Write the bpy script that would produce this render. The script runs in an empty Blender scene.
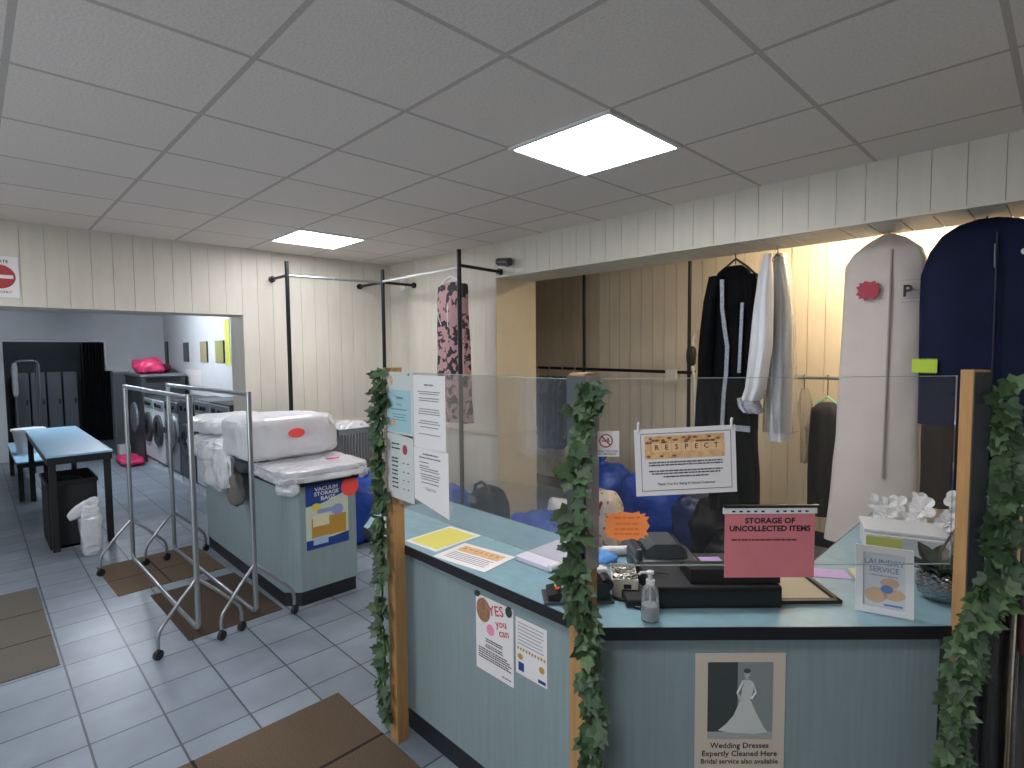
import bpy, bmesh, math, random
from mathutils import Vector, Matrix, noise
R = random.Random(7)
PI = math.pi
SC = bpy.context.scene
COL = SC.collection
V = Vector

# ------------------------------------------------------------------ materials
def lin(h):
    h = h.lstrip('#')
    return tuple(((c/12.92) if c <= .04045 else ((c+.055)/1.055)**2.4) for c in (int(h[i:i+2], 16)/255 for i in (0, 2, 4))) + (1,)
MATS = {}
def mat(name, col, rough=.6, metal=0, var=.0, scale=20, stretch=(1, 1, 1), bump=0, bscale=None, spec=.5, alpha=1, emit=None, estr=0, trans=0, coat=0):
    if name in MATS: return MATS[name]
    m = bpy.data.materials.new(name); m.use_nodes = True
    nt = m.node_tree; N = nt.nodes; L = nt.links
    b = N['Principled BSDF']; c = lin(col)
    b.inputs['Base Color'].default_value = c
    b.inputs['Roughness'].default_value = rough; b.inputs['Metallic'].default_value = metal
    b.inputs['Specular IOR Level'].default_value = spec; b.inputs['Alpha'].default_value = alpha
    b.inputs['Transmission Weight'].default_value = trans; b.inputs['Coat Weight'].default_value = coat
    if emit:
        b.inputs['Emission Color'].default_value = lin(emit); b.inputs['Emission Strength'].default_value = estr
    if var or bump:
        tc = N.new('ShaderNodeTexCoord'); mp = N.new('ShaderNodeMapping'); mp.inputs['Scale'].default_value = stretch
        L.new(tc.outputs['Object'], mp.inputs['Vector'])
        nz = N.new('ShaderNodeTexNoise'); nz.inputs['Scale'].default_value = scale; nz.inputs['Detail'].default_value = 5
        L.new(mp.outputs['Vector'], nz.inputs['Vector'])
        if var:
            mr = N.new('ShaderNodeMapRange'); mr.inputs['From Min'].default_value = .3; mr.inputs['From Max'].default_value = .7
            mr.inputs['To Min'].default_value = 1-var; mr.inputs['To Max'].default_value = 1+var
            L.new(nz.outputs['Fac'], mr.inputs['Value'])
            mx = N.new('ShaderNodeVectorMath'); mx.operation = 'SCALE'; mx.inputs[0].default_value = c[:3]
            L.new(mr.outputs['Result'], mx.inputs['Scale']); L.new(mx.outputs['Vector'], b.inputs['Base Color'])
        if bump:
            n2 = nz
            if bscale:
                n2 = N.new('ShaderNodeTexNoise'); n2.inputs['Scale'].default_value = bscale; n2.inputs['Detail'].default_value = 4
                L.new(mp.outputs['Vector'], n2.inputs['Vector'])
            bp = N.new('ShaderNodeBump'); bp.inputs['Strength'].default_value = bump; bp.inputs['Distance'].default_value = .02
            L.new(n2.outputs['Fac'], bp.inputs['Height']); L.new(bp.outputs['Normal'], b.inputs['Normal'])
    MATS[name] = m
    return m

def sheer(name, col, body=.3, gloss=.12, rough=.15, bump=.0, bscale=30, fres=.8):
    """thin clear plastic or glass: transparent, a little body colour, a little reflection"""
    m = bpy.data.materials.new(name); m.use_nodes = True
    nt = m.node_tree; N = nt.nodes; L = nt.links; N.clear()
    out = N.new('ShaderNodeOutputMaterial'); tr = N.new('ShaderNodeBsdfTransparent'); df = N.new('ShaderNodeBsdfDiffuse')
    gl = N.new('ShaderNodeBsdfGlossy'); gl.inputs['Roughness'].default_value = rough
    df.inputs['Color'].default_value = lin(col)
    m1 = N.new('ShaderNodeMixShader'); m2 = N.new('ShaderNodeMixShader'); m1.inputs[0].default_value = body
    L.new(tr.outputs[0], m1.inputs[1]); L.new(df.outputs[0], m1.inputs[2])
    fr = N.new('ShaderNodeFresnel'); fr.inputs['IOR'].default_value = 1.45
    ad = N.new('ShaderNodeMath'); ad.operation = 'MULTIPLY_ADD'; ad.inputs[1].default_value = fres; ad.inputs[2].default_value = gloss; ad.use_clamp = True
    L.new(fr.outputs[0], ad.inputs[0]); L.new(ad.outputs[0], m2.inputs[0])
    L.new(m1.outputs[0], m2.inputs[1]); L.new(gl.outputs[0], m2.inputs[2]); L.new(m2.outputs[0], out.inputs[0])
    if bump:
        tc = N.new('ShaderNodeTexCoord'); nz = N.new('ShaderNodeTexNoise'); nz.inputs['Scale'].default_value = bscale; nz.inputs['Detail'].default_value = 4
        L.new(tc.outputs['Object'], nz.inputs['Vector'])
        bp = N.new('ShaderNodeBump'); bp.inputs['Strength'].default_value = bump; bp.inputs['Distance'].default_value = .02
        L.new(nz.outputs['Fac'], bp.inputs['Height'])
        for x in (gl, df, fr): L.new(bp.outputs['Normal'], x.inputs['Normal'])
    MATS[name] = m
    return m

def grid_mat(name, c1, c2, cm, size, line, off, rough, bump=.0, mott=.05, mscale=25, grout_bump=.3):
    """square grid of tiles in object x,y with joints"""
    m = bpy.data.materials.new(name); m.use_nodes = True
    nt = m.node_tree; N = nt.nodes; L = nt.links; b = N['Principled BSDF']
    tc = N.new('ShaderNodeTexCoord'); mp = N.new('ShaderNodeMapping'); mp.inputs['Location'].default_value = (-off[0], -off[1], 0)
    L.new(tc.outputs['Object'], mp.inputs['Vector'])
    br = N.new('ShaderNodeTexBrick'); br.offset = 0; br.squash = 1
    br.inputs['Scale'].default_value = 1; br.inputs['Brick Width'].default_value = size; br.inputs['Row Height'].default_value = size
    br.inputs['Mortar Size'].default_value = line; br.inputs['Mortar Smooth'].default_value = .1
    br.inputs['Color1'].default_value = lin(c1); br.inputs['Color2'].default_value = lin(c2); br.inputs['Mortar'].default_value = lin(cm)
    L.new(mp.outputs['Vector'], br.inputs['Vector'])
    nz = N.new('ShaderNodeTexNoise'); nz.inputs['Scale'].default_value = mscale; nz.inputs['Detail'].default_value = 6
    L.new(tc.outputs['Object'], nz.inputs['Vector'])
    mr = N.new('ShaderNodeMapRange'); mr.inputs['From Min'].default_value = .3; mr.inputs['From Max'].default_value = .7
    mr.inputs['To Min'].default_value = 1-mott; mr.inputs['To Max'].default_value = 1+mott
    L.new(nz.outputs['Fac'], mr.inputs['Value'])
    mx = N.new('ShaderNodeVectorMath'); mx.operation = 'SCALE'
    L.new(br.outputs['Color'], mx.inputs[0]); L.new(mr.outputs['Result'], mx.inputs['Scale'])
    L.new(mx.outputs['Vector'], b.inputs['Base Color'])
    b.inputs['Roughness'].default_value = rough
    bp = N.new('ShaderNodeBump'); bp.inputs['Strength'].default_value = grout_bump; bp.inputs['Distance'].default_value = -.004
    L.new(br.outputs['Fac'], bp.inputs['Height'])
    if bump:
        b2 = N.new('ShaderNodeBump'); b2.inputs['Strength'].default_value = bump; b2.inputs['Distance'].default_value = .004
        L.new(nz.outputs['Fac'], b2.inputs['Height']); L.new(bp.outputs['Normal'], b2.inputs['Normal']); L.new(b2.outputs['Normal'], b.inputs['Normal'])
    else: L.new(bp.outputs['Normal'], b.inputs['Normal'])
    MATS[name] = m
    return m

CX, CY = .137, 2.577            # ceiling grid origin
M_floor = grid_mat('floor_tile', '#7e8994', '#8e99a4', '#484f56', .297, .005, (.308, 3.06), .36, bump=.15, mott=.14, mscale=4)
M_ceil = grid_mat('ceiling_tile', '#ded6cf', '#d9d1ca', '#b5afa9', .6, .011, (CX, CY), .9, bump=.5, mott=.07, mscale=90, grout_bump=.05)
M_panel = mat('painted_board', '#cfcabd', .5, var=.04, scale=4, stretch=(3, 3, .6))
M_plaster = mat('cream_plaster', '#cdc2aa', .65, var=.04, scale=6)
M_recess = mat('cream_recess_board', '#d6cab4', .55, var=.05, scale=4, stretch=(3, 3, .5))
M_white_wall = mat('white_paint', '#c9cdd0', .6, var=.03, scale=5)
M_dark_wall = mat('dark_grey_paint', '#3b4145', .7, var=.1, scale=5)
M_counter = mat('blue_green_laminate', '#869799', .5, var=.06, scale=7, stretch=(9, 9, .5))
M_top = mat('blue_worktop_laminate', '#80a3ad', .38, var=.09, scale=9, stretch=(2, 2, 2))
M_black = mat('black_edging', '#11141c', .45)
M_plinth = mat('black_plinth', '#16191f', .5)
M_matte_black = mat('matte_black', '#1a1a1c', .7, var=.1)
M_blackmetal = mat('black_metal', '#1c1e22', .35, metal=.5)
M_chrome = mat('brushed_chrome', '#a9adb1', .28, metal=.85)
M_rubber = mat('dark_rubber', '#202124', .6)
M_wood = mat('pine_post', '#ab8352', .55, var=.14, scale=10, stretch=(6, 6, .6))
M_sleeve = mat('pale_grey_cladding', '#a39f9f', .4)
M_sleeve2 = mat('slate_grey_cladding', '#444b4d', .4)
M_mat = mat('brown_coir', '#6d5b48', .95, var=.18, scale=160, bump=.6)
M_mat2 = mat('grey_brown_coir', '#68645c', .95, var=.18, scale=160, bump=.6)
M_matline = mat('mat_seam', '#2a241f', .9)
M_paper = mat('white_paper', '#e2dfde', .6)
M_paper_blue = mat('pale_blue_print', '#9cc3c9', .6)
M_paper_pale = mat('pale_grey_print', '#c7ccca', .6)
M_cream = mat('cream_paper', '#cbbfae', .6)
M_yellow = mat('yellow_print', '#d6cf62', .6)
M_red = mat('red_print', '#a63a3c', .6)
M_pink_paper = mat('dusty_red_paper', '#cf7a80', .6, var=.04, scale=12)
M_ink = mat('black_ink', '#23232b', .6)
M_greyink = mat('grey_ink', '#6d6d76', .6)
M_orangecard = mat('fluorescent_orange_card', '#ff9450', .6)
M_orangeink = mat('faint_orange_ink', '#e67a3a', .6)
M_redcard = mat('fluorescent_red_card', '#f0524a', .5)
M_darkredcard = mat('crimson_card', '#b22743', .5)
M_greencard = mat('fluorescent_green_card', '#c3e040', .5)
M_pinkcard = mat('pink_sticker', '#f08fb5', .5)
M_leaf = mat('ivy_leaf', '#374f31', .5, var=.4, scale=14)
M_leaf2 = mat('light_ivy_leaf', '#536c46', .5, var=.3, scale=14)
M_leafdark = mat('dark_plant_leaf', '#2c3a2a', .5, var=.25, scale=14)
M_stem = mat('vine_stem', '#4d5a35', .7)
M_blue_bag = mat('blue_polythene', '#1f4aa8', .35, var=.2, scale=6, bump=.5, bscale=12)
M_dkblue_bag = mat('dark_blue_polythene', '#142857', .4, var=.2, scale=6, bump=.5, bscale=12)
M_blackbag = mat('black_bag_fabric', '#0b0c0e', .5, var=.2, scale=10, bump=.3, bscale=10, spec=.3)
M_gown = mat('black_gown_cloth', '#06070a', .8, var=.1, scale=12, spec=.15)
M_silver = mat('silver_trim', '#9aa2aa', .35, metal=.4, var=.3, scale=60)
M_whitecloth = mat('white_cotton', '#d9dbde', .7, var=.04, scale=8)
M_bagcloth = mat('off_white_garment_bag', '#d3c9c2', .6, var=.04, scale=5)
M_navy = mat('navy_garment_bag', '#111a38', .7, var=.2, scale=5, spec=.2)
M_navyzip = mat('navy_zip', '#101628', .5)
M_darkcoat = mat('charcoal_coat', '#121419', .8, var=.25, scale=12)
M_wrap = mat('wrapped_linen', '#d2d4d9', .25, var=.08, scale=18, bump=.55, bscale=16, spec=.8, coat=.6)
M_duvet = mat('white_wrapped_duvet', '#d3d5da', .3, var=.04, scale=8, bump=.45, bscale=9, spec=.6)
M_greycloth = mat('grey_brown_cloth', '#6f6a66', .8, var=.2, scale=14, bump=.5)
M_darkgreycloth = mat('dark_grey_cloth', '#3b3f45', .8, var=.2, scale=14)
M_glass = sheer('clear_screen_glass', '#8f979c', body=.012, gloss=.0, rough=.04, fres=.45)
M_glassedge = mat('glass_edge', '#8fa39f', .3)
M_plastic = sheer('clear_plastic_cover', '#c9ced2', body=.10, gloss=.04, rough=.22, bump=.8, bscale=18)
M_cover = sheer('thin_clear_cover', '#b9bec2', body=.035, gloss=.03, rough=.2, bump=.8, bscale=18)
M_whitepl = mat('white_plastic', '#d8d9d9', .4)
M_creampl = mat('cream_plastic', '#cfc8b8', .45)
M_greypl = mat('grey_plastic', '#777d82', .45)
M_dkgreypl = mat('dark_grey_plastic', '#3a3e42', .35)
M_blackpl = mat('black_plastic', '#15161a', .35)
M_bottle = sheer('clear_bottle', '#b8c2c6', body=.22, gloss=.08, rough=.1)
M_gel = mat('white_soap', '#d7dadd', .3)
M_mach_white = mat('white_enamel', '#cdd3d8', .35)
M_mach_grey = mat('grey_steel', '#878d92', .4, metal=.3)
M_mach_dark = mat('dark_steel', '#3d4246', .45, metal=.2)
M_porthole = mat('dark_porthole_glass', '#0e1216', .12)
M_pinkbag = mat('hot_pink_polythene', '#d93a6c', .35, var=.15, scale=8, bump=.4)
M_redbag = mat('crimson_fabric', '#8f2f47', .7, var=.2, scale=8)
M_tablepale = mat('pale_blue_tabletop', '#8fb9d3', .35, var=.03)
M_navyprint = mat('royal_navy_print', '#1f3f86', .45)
M_paleyel = mat('pale_yellow_print', '#d8d3b0', .6)
M_ochre = mat('ochre_print', '#b98d3c', .6)
M_tan = mat('tan_print', '#d8ad7c', .6, var=.2, scale=60)
M_brownprint = mat('brown_print', '#8a5a3c', .6)
M_flower = mat('white_petal', '#e2e1df', .6)
M_hammered = mat('hammered_silver', '#a3a7ab', .14, metal=1)
M_dressmat = None

def spotted(name, base, spot, scale=14, th=.52):
    m = bpy.data.materials.new(name); m.use_nodes = True
    nt = m.node_tree; N = nt.nodes; L = nt.links; b = N['Principled BSDF']; b.inputs['Roughness'].default_value = .8
    tc = N.new('ShaderNodeTexCoord'); nz = N.new('ShaderNodeTexNoise'); nz.inputs['Scale'].default_value = scale; nz.inputs['Detail'].default_value = 2
    L.new(tc.outputs['Object'], nz.inputs['Vector'])
    cr = N.new('ShaderNodeValToRGB'); cr.color_ramp.elements[0].position = th; cr.color_ramp.elements[1].position = th+.035
    cr.color_ramp.elements[0].color = lin(base); cr.color_ramp.elements[1].color = lin(spot)
    L.new(nz.outputs['Fac'], cr.inputs['Fac']); L.new(cr.outputs['Color'], b.inputs['Base Color'])
    MATS[name] = m
    return m
M_dressmat = spotted('pink_floral_cloth', '#a98586', '#27242c', 14, .505)
M_patbag = spotted('cream_patterned_cloth', '#c9c0b6', '#9b6a62', 16, .6)
M_clips = spotted('steel_clips', '#c9c7bd', '#3a3a36', 90, .5)

# ------------------------------------------------------------------ geometry helpers
class MB:
    def __init__(s): s.bm = bmesh.new()
    def face(s, pts):
        return s.bm.faces.new([s.bm.verts.new(p) for p in pts])
    def box(s, a, b, M=None, bev=0):
        x0, y0, z0 = a; x1, y1, z1 = b
        vs = [s.bm.verts.new(V(p)) for p in ((x0, y0, z0), (x1, y0, z0), (x1, y1, z0), (x0, y1, z0), (x0, y0, z1), (x1, y0, z1), (x1, y1, z1), (x0, y1, z1))]
        fs = [s.bm.faces.new([vs[i] for i in f]) for f in ((0, 3, 2, 1), (4, 5, 6, 7), (0, 1, 5, 4), (1, 2, 6, 5), (2, 3, 7, 6), (3, 0, 4, 7))]
        if bev:
            es = list({e for f in fs for e in f.edges})
            r = bmesh.ops.bevel(s.bm, geom=es, offset=bev, segments=2, affect='EDGES', profile=.5)
            vs = list({v for f in r['faces'] for v in f.verts} | {v for v in vs if v.is_valid})
        if M is not None:
            for v in vs: v.co = M @ v.co
        return s
    def prism(s, poly, z0, z1, M=None):
        """polygon (x,y) counter-clockwise, extruded in z"""
        a = [V((x, y, z0)) for x, y in poly]; b = [V((x, y, z1)) for x, y in poly]
        if M is not None: a = [M @ p for p in a]; b = [M @ p for p in b]
        va = [s.bm.verts.new(p) for p in a]; vb = [s.bm.verts.new(p) for p in b]
        n = len(poly)
        s.bm.faces.new(vb); s.bm.faces.new(va[::-1])
        for i in range(n): s.bm.faces.new((va[i], va[(i+1) % n], vb[(i+1) % n], vb[i]))
        return s
    def tube(s, path, r, n=10, closed=False, radii=None):
        path = [V(p) for p in path]; k = len(path); rings = []
        up = V((0, 0, 1)); prev = None
        for i, p in enumerate(path):
            if closed: t = path[(i+1) % k]-path[i-1]
            else: t = path[min(i+1, k-1)]-path[max(i-1, 0)]
            t.normalize()
            if prev is None:
                u = t.cross(up if abs(t.z) < .9 else V((1, 0, 0))).normalized()
            else:
                u = (prev-t*prev.dot(t)).normalized()
            prev = u; w = t.cross(u)
            rr = radii[i] if radii else r
            rings.append([s.bm.verts.new(p+(u*math.cos(2*PI*j/n)+w*math.sin(2*PI*j/n))*rr) for j in range(n)])
        for i in range(k if closed else k-1):
            a, b = rings[i], rings[(i+1) % k]
            for j in range(n): s.bm.faces.new((a[j], a[(j+1) % n], b[(j+1) % n], b[j]))
        if not closed:
            s.bm.faces.new(rings[0][::-1]); s.bm.faces.new(rings[-1])
        return s
    def lathe(s, prof, c=(0, 0, 0), n=24, M=None):
        """profile (radius, z) bottom to top round a vertical axis through c"""
        rings = []
        for r, z in prof:
            ps = [V((c[0]+r*math.cos(2*PI*j/n), c[1]+r*math.sin(2*PI*j/n), c[2]+z)) for j in range(n)]
            if M is not None: ps = [M @ p for p in ps]
            rings.append([s.bm.verts.new(p) for p in ps])
        for a, b in zip(rings, rings[1:]):
            for j in range(n): s.bm.faces.new((a[j], a[(j+1) % n], b[(j+1) % n], b[j]))
        s.bm.faces.new(rings[0][::-1]); s.bm.faces.new(rings[-1])
        return s
    def soft(s, c, size, e=.5, amp=.01, freq=8, seed=0, n=36, m=20, rot=0, flat=True, M=None, crk=0, cf=16):
        """soft sack / bundle: super-ellipsoid with crinkles; c is the centre of its base"""
        rings = []
        sg = lambda a, p: math.copysign(abs(a)**p, a)
        cr, sr = math.cos(rot), math.sin(rot)
        for i in range(m+1):
            ph = -PI/2+PI*i/m; row = []
            for j in range(n):
                th = 2*PI*j/n
                x = sg(math.cos(ph), e)*sg(math.cos(th), e); y = sg(math.cos(ph), e)*sg(math.sin(th), e); z = sg(math.sin(ph), e)
                p = V((x*size[0]/2, y*size[1]/2, z*size[2]/2))
                q = p*freq+V((seed*7.1, seed*3.3, seed))
                d = noise.noise(q)*amp+noise.noise(q*2.6)*amp*.5
                if crk:
                    q2 = p*cf+V((seed*5.7, seed*1.9, 3.1))+V((0, 0, 1))*noise.noise(p*5)*2
                    d += crk*((1-abs(noise.noise(q2)))**4-.35)+crk*.5*((1-abs(noise.noise(q2*2.3)))**4-.35)
                p += p.normalized()*d if p.length > 1e-6 else V((0, 0, 0))
                p.z += size[2]/2
                if flat and p.z < .0: p.z = 0
                p = V((p.x*cr-p.y*sr, p.x*sr+p.y*cr, p.z))+V(c)
                row.append(s.bm.verts.new(M @ p if M is not None else p))
            rings.append(row)
        for a, b in zip(rings, rings[1:]):
            for j in range(n): s.bm.faces.new((a[j], a[(j+1) % n], b[(j+1) % n], b[j]))
        bmesh.ops.remove_doubles(s.bm, verts=rings[0]+rings[-1], dist=1e-5)
        return s
    def cloth(s, rows, x, ripple=.012, folds=5, seed=0, n=44, e=.65):
        """hanging garment in the plane X = x: rows of (z, y_low, y_high, depth) top to bottom"""
        rings = []; zs = [r[0] for r in rows]; fine = []
        for k in range(len(rows)-1):
            st = max(1, int(abs(rows[k][0]-rows[k+1][0])/.045))
            for i in range(st):
                t = i/st; fine.append([rows[k][q]*(1-t)+rows[k+1][q]*t for q in range(4)])
        fine.append(list(rows[-1]))
        top, bot = zs[0], zs[-1]
        sg = lambda a, p: math.copysign(abs(a)**p, a)
        for z, y0, y1, d in fine:
            f = (top-z)/(top-bot); row = []
            for j in range(n):
                th = 2*PI*j/n
                a = sg(math.cos(th), e); b = sg(math.sin(th), e)
                rp = math.sin(a*folds*2.3+seed+.6*math.sin(z*3+seed))*ripple*(.3+f)*(1 if b >= 0 else -1)
                yy = (y0+y1)/2+a*(y1-y0)/2+noise.noise(V((z*3, seed, a)))*ripple*.7*f
                xx = x+b*d/2+rp+noise.noise(V((a*2, z*4, seed*2)))*ripple*.8
                row.append(s.bm.verts.new((xx, yy, z)))
            rings.append(row)
        for a, b in zip(rings, rings[1:]):
            for j in range(n): s.bm.faces.new((a[j], b[j], b[(j+1) % n], a[(j+1) % n]))
        s.bm.faces.new(rings[0]); s.bm.faces.new(rings[-1][::-1])
        return s
    def mesh_in(s, me, M):
        k = len(s.bm.verts); s.bm.from_mesh(me); s.bm.verts.ensure_lookup_table()
        for v in s.bm.verts[k:]: v.co = M @ v.co
        return s

W = {}
def link(o): COL.objects.link(o); return o
def tag(o, label, cat, group=None, kind=None):
    if label: o['label'] = label
    if cat: o['category'] = cat
    if group: o['group'] = group
    if kind: o['kind'] = kind
    return o
def thing(name, label, cat, loc, group=None):
    o = bpy.data.objects.new(name, None); o.empty_display_size = .1; link(o); o.location = loc
    W[o.name] = Matrix.Translation(V(loc)); tag(o, label, cat, group)
    return o
def put(name, mb, m, parent=None, smooth=False, label=None, cat=None, group=None, kind=None, sub=False, mod=None):
    """link the collected shape as ONE mesh object; coordinates are the room's"""
    bm = mb.bm
    bmesh.ops.recalc_face_normals(bm, faces=bm.faces)
    if parent is None:
        xs = [v.co for v in bm.verts]
        loc = V(((min(v.x for v in xs)+max(v.x for v in xs))/2, (min(v.y for v in xs)+max(v.y for v in xs))/2, min(v.z for v in xs)))
        if kind == 'structure': loc = V((0, 0, 0))
        Wm = Matrix.Translation(loc)
    else: Wm = W[parent.name]
    bm.transform(Wm.inverted())
    me = bpy.data.meshes.new(name); bm.to_mesh(me); bm.free()
    for p in me.polygons: p.use_smooth = smooth
    me.materials.append(m)
    o = bpy.data.objects.new(name, me); link(o)
    if parent is None: o.location = loc
    else: o.parent = parent
    W[o.name] = Wm
    if kind == 'structure' or kind: o['kind'] = kind
    tag(o, label, cat, group)
    if smooth and len(me.polygons) < 60000:
        try: me.set_sharp_from_angle(angle=math.radians(50))
        except Exception: pass
    return o
def struct(name, mb, m, label=None): return put(name, mb, m, kind='structure', label=label, cat=None)
def copy_thing(root, loc, rotz=0, label=None):
    r = root.copy(); COL.objects.link(r); r.location = loc; r.rotation_euler = (0, 0, rotz)
    if label: r['label'] = label
    for ch in list(root.children):
        c = ch.copy(); COL.objects.link(c); c.parent = r
        for g in list(ch.children):
            d = g.copy(); COL.objects.link(d); d.parent = c
    return r

# lettering ---------------------------------------------------------
def word(mb, txt, size, M, align='CENTER', wide=1.0, bold=.012):
    cu = bpy.data.curves.new('lettering', 'FONT'); cu.body = txt; cu.size = size; cu.align_x = align; cu.align_y = 'CENTER'; cu.resolution_u = 2; cu.offset = size*bold
    o = bpy.data.objects.new('lettering', cu); link(o)
    dg = bpy.context.evaluated_depsgraph_get(); ev = o.evaluated_get(dg)
    me = bpy.data.meshes.new_from_object(ev)
    mb.mesh_in(me, M @ Matrix.Diagonal((wide, 1, 1, 1)))
    bpy.data.objects.remove(o); bpy.data.curves.remove(cu); bpy.data.meshes.remove(me)
def frame(o, xd, yd):
    """matrix with x along xd, y along yd, z out of the sheet"""
    x = V(xd).normalized(); y = V(yd); y = (y-x*y.dot(x)).normalized(); z = x.cross(y)
    M = Matrix((x, y, z)).transposed().to_4x4(); M.translation = V(o)
    return M
def at(M, x, y, z=.0015): return M @ Matrix.Translation((x, y, z))
def rect(mb, M, x0, y0, x1, y1, z=.0012, t=.0006): mb.box((x0, y0, z-t/2), (x1, y1, z+t/2), M); return mb
def scribble(mb, M, x0, x1, y, h, seed=0, z=.0014, centre=False):
    rr = random.Random(seed*31+int(y*1e4)); x = x0+(rr.random()*(x1-x0)*.12 if centre else 0); end = x1-(x-x0 if centre else rr.random()*(x1-x0)*.15)
    while x < end:
        w = min(h*rr.uniform(1.2, 4.2), end-x)
        rect(mb, M, x, y-h/2, x+w, y+h/2, z); x += w+h*.6
def oval(mb, M, cx, cy, rx, ry, z0=.001, z1=.0016, n=28): mb.prism([(cx+rx*math.cos(2*PI*i/n), cy+ry*math.sin(2*PI*i/n)) for i in range(n)], z0, z1, M)
def ring(mb, M, cx, cy, r0, r1, z=.0016, n=32):
    a = [M @ V((cx+r0*math.cos(2*PI*i/n), cy+r0*math.sin(2*PI*i/n), z)) for i in range(n)]
    b = [M @ V((cx+r1*math.cos(2*PI*i/n), cy+r1*math.sin(2*PI*i/n), z)) for i in range(n)]
    va = [mb.bm.verts.new(p) for p in a]; vb = [mb.bm.verts.new(p) for p in b]
    for i in range(n): mb.bm.faces.new((va[i], vb[i], vb[(i+1) % n], va[(i+1) % n]))
def paper(name, label, cat, M, w, h, m=None, group=None, t=.0012, poly=None, curl=0):
    """one sheet: a thing whose own mesh is the paper; prints become its children"""
    mb = MB()
    if poly: mb.prism(poly, -t/2, t/2, M)
    else: mb.box((0, 0, -t/2), (w, h, t/2), M)
    return put(name, mb, m or M_paper, label=label, cat=cat, group=group)
def burst(cx, cy, rx, ry, n, inn=.86, e=.55, seed=1):
    rr = random.Random(seed); out = []
    sg = lambda a, p: math.copysign(abs(a)**p, a)
    for i in range(2*n):
        a = 2*PI*i/(2*n); k = (1 if i % 2 == 0 else inn)*rr.uniform(.98, 1.02)
        out.append((cx+rx*k*sg(math.cos(a), e), cy+ry*k*sg(math.sin(a), e)))
    return out
#PART2
# ------------------------------------------------------------------ camera
F_PX, YAW, PITCH, ROLL, H = 552.08, .793771, -.0588347, -.00844, 1.76
f_ = V((math.cos(YAW)*math.cos(PITCH), math.sin(YAW)*math.cos(PITCH), math.sin(PITCH)))
r_ = V((math.sin(YAW), -math.cos(YAW), 0)); u_ = r_.cross(f_)
c_, s_ = math.cos(ROLL), math.sin(ROLL)
r2, u2 = r_*c_+u_*s_, u_*c_-r_*s_
cam = bpy.data.cameras.new('camera'); co = bpy.data.objects.new('camera', cam); link(co)
Mc = Matrix((r2, u2, -f_)).transposed().to_4x4(); Mc.translation = (0, 0, H); co.matrix_world = Mc
cam.sensor_width = 36; cam.lens = F_PX/1024*36; cam.clip_start = .05; cam.clip_end = 60
SC.camera = co

# ------------------------------------------------------------------ the setting
CEIL = 2.7555; YF = 5.54; XB = 3.5; XR = 5.35
BW = .1425
def boards_y(mb, X, y0, y1, z0, z1, t, gap=.0024, w=BW, off=0):
    """vertical boards lying in the plane x = X, faces towards -x"""
    y = y0
    while y < y1-.01:
        b = min(y+w, y1); mb.box((X, y+gap/2, z0), (X+t, b-gap/2, z1)); y = b
def boards_x(mb, Y, x0, x1, z0, z1, t, gap=.0024, w=BW):
    x = x0
    while x < x1-.01:
        b = min(x+w, x1); mb.box((x+gap/2, Y, z0), (b-gap/2, Y+t, z1)); x = b

struct('floor', MB().box((-2.6, -2.6, -.1), (6.5, 15.2, 0)), M_floor)
struct('ceiling', MB().box((-2.6, -2.6, CEIL), (XB, YF+.02, CEIL+.08)), M_ceil)
# far wall with the wide opening
mb = MB()
mb.box((-2.6, YF+.012, 2.126), (1.878, YF+.36, CEIL+.05)); mb.box((1.878, YF+.012, 0), (XB+.5, YF+.36, CEIL+.05))
mb.box((-2.6, YF+.012, 0), (-.5, YF+.36, 2.126))
boards_x(mb, YF, 1.878-31*BW, 1.878, 2.126, CEIL, .012); boards_x(mb, YF, 1.878, XB, 1.03, CEIL, .012)
boards_x(mb, YF, 1.878, XB, 0, 1.0, .012)
struct('wall_far', mb, M_panel)
struct('trim_1', MB().box((1.878, YF-.018, .995), (XB, YF+.01, 1.035), bev=.006), M_panel)
# right wall, the pillar that ends it, bulkhead over the recess
mb = MB()
mb.box((XB+.012, 3.766, 0), (4.03, YF+.02, CEIL+.05)); boards_y(mb, XB, 3.77, YF, 1.0, CEIL, .012); boards_y(mb, XB, 3.77, YF, 0, .97, .012)
struct('wall_right', mb, M_panel)
mb = MB().box((XB, 3.754, 0), (4.03, 3.768, 2.45)); mb.box((XB-.008, 3.742, .965), (4.03, 3.77, 1.0), bev=.005); mb.box((XB-.014, 3.742, .968), (XB+.02, YF, .997), bev=.005)
struct('pillar', mb, M_plaster)
mb = MB(); mb.box((XB+.012, -2.6, 2.452), (3.97, 3.77, CEIL+.05)); boards_y(mb, XB, -2.6, 3.768, 2.44, CEIL, .012)
mb.box((XB-.004, -2.6, 2.436), (XB+.03, 3.768, 2.448))
y = -2.6
while y < 3.75:
    mb.box((XB+.03, y+.003, 2.440), (3.97, min(y+BW, 3.766)-.003, 2.452)); y += BW
struct('bulkhead_beam', mb, M_panel)
# recess behind the counter
mb = MB().box((XR+.012, -2.6, 0), (XR+.15, 6.0, 2.85)); boards_y(mb, XR, -2.6, 6.0, .13, 2.8, .012, gap=.005)
struct('wall_recess', mb, M_recess)
struct('baseboard_recess', MB().box((XR-.015, -2.6, 0), (XR+.005, 6.0, .13), bev=.004), M_plinth)
struct('wall_recess_end', MB().box((4.03, 6.0, 0), (XR+.15, 6.12, 2.85)), M_recess)
struct('ceiling_recess', MB().box((3.97, -2.6, 2.8), (XR+.15, 6.12, 2.9)), M_white_wall)
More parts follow.
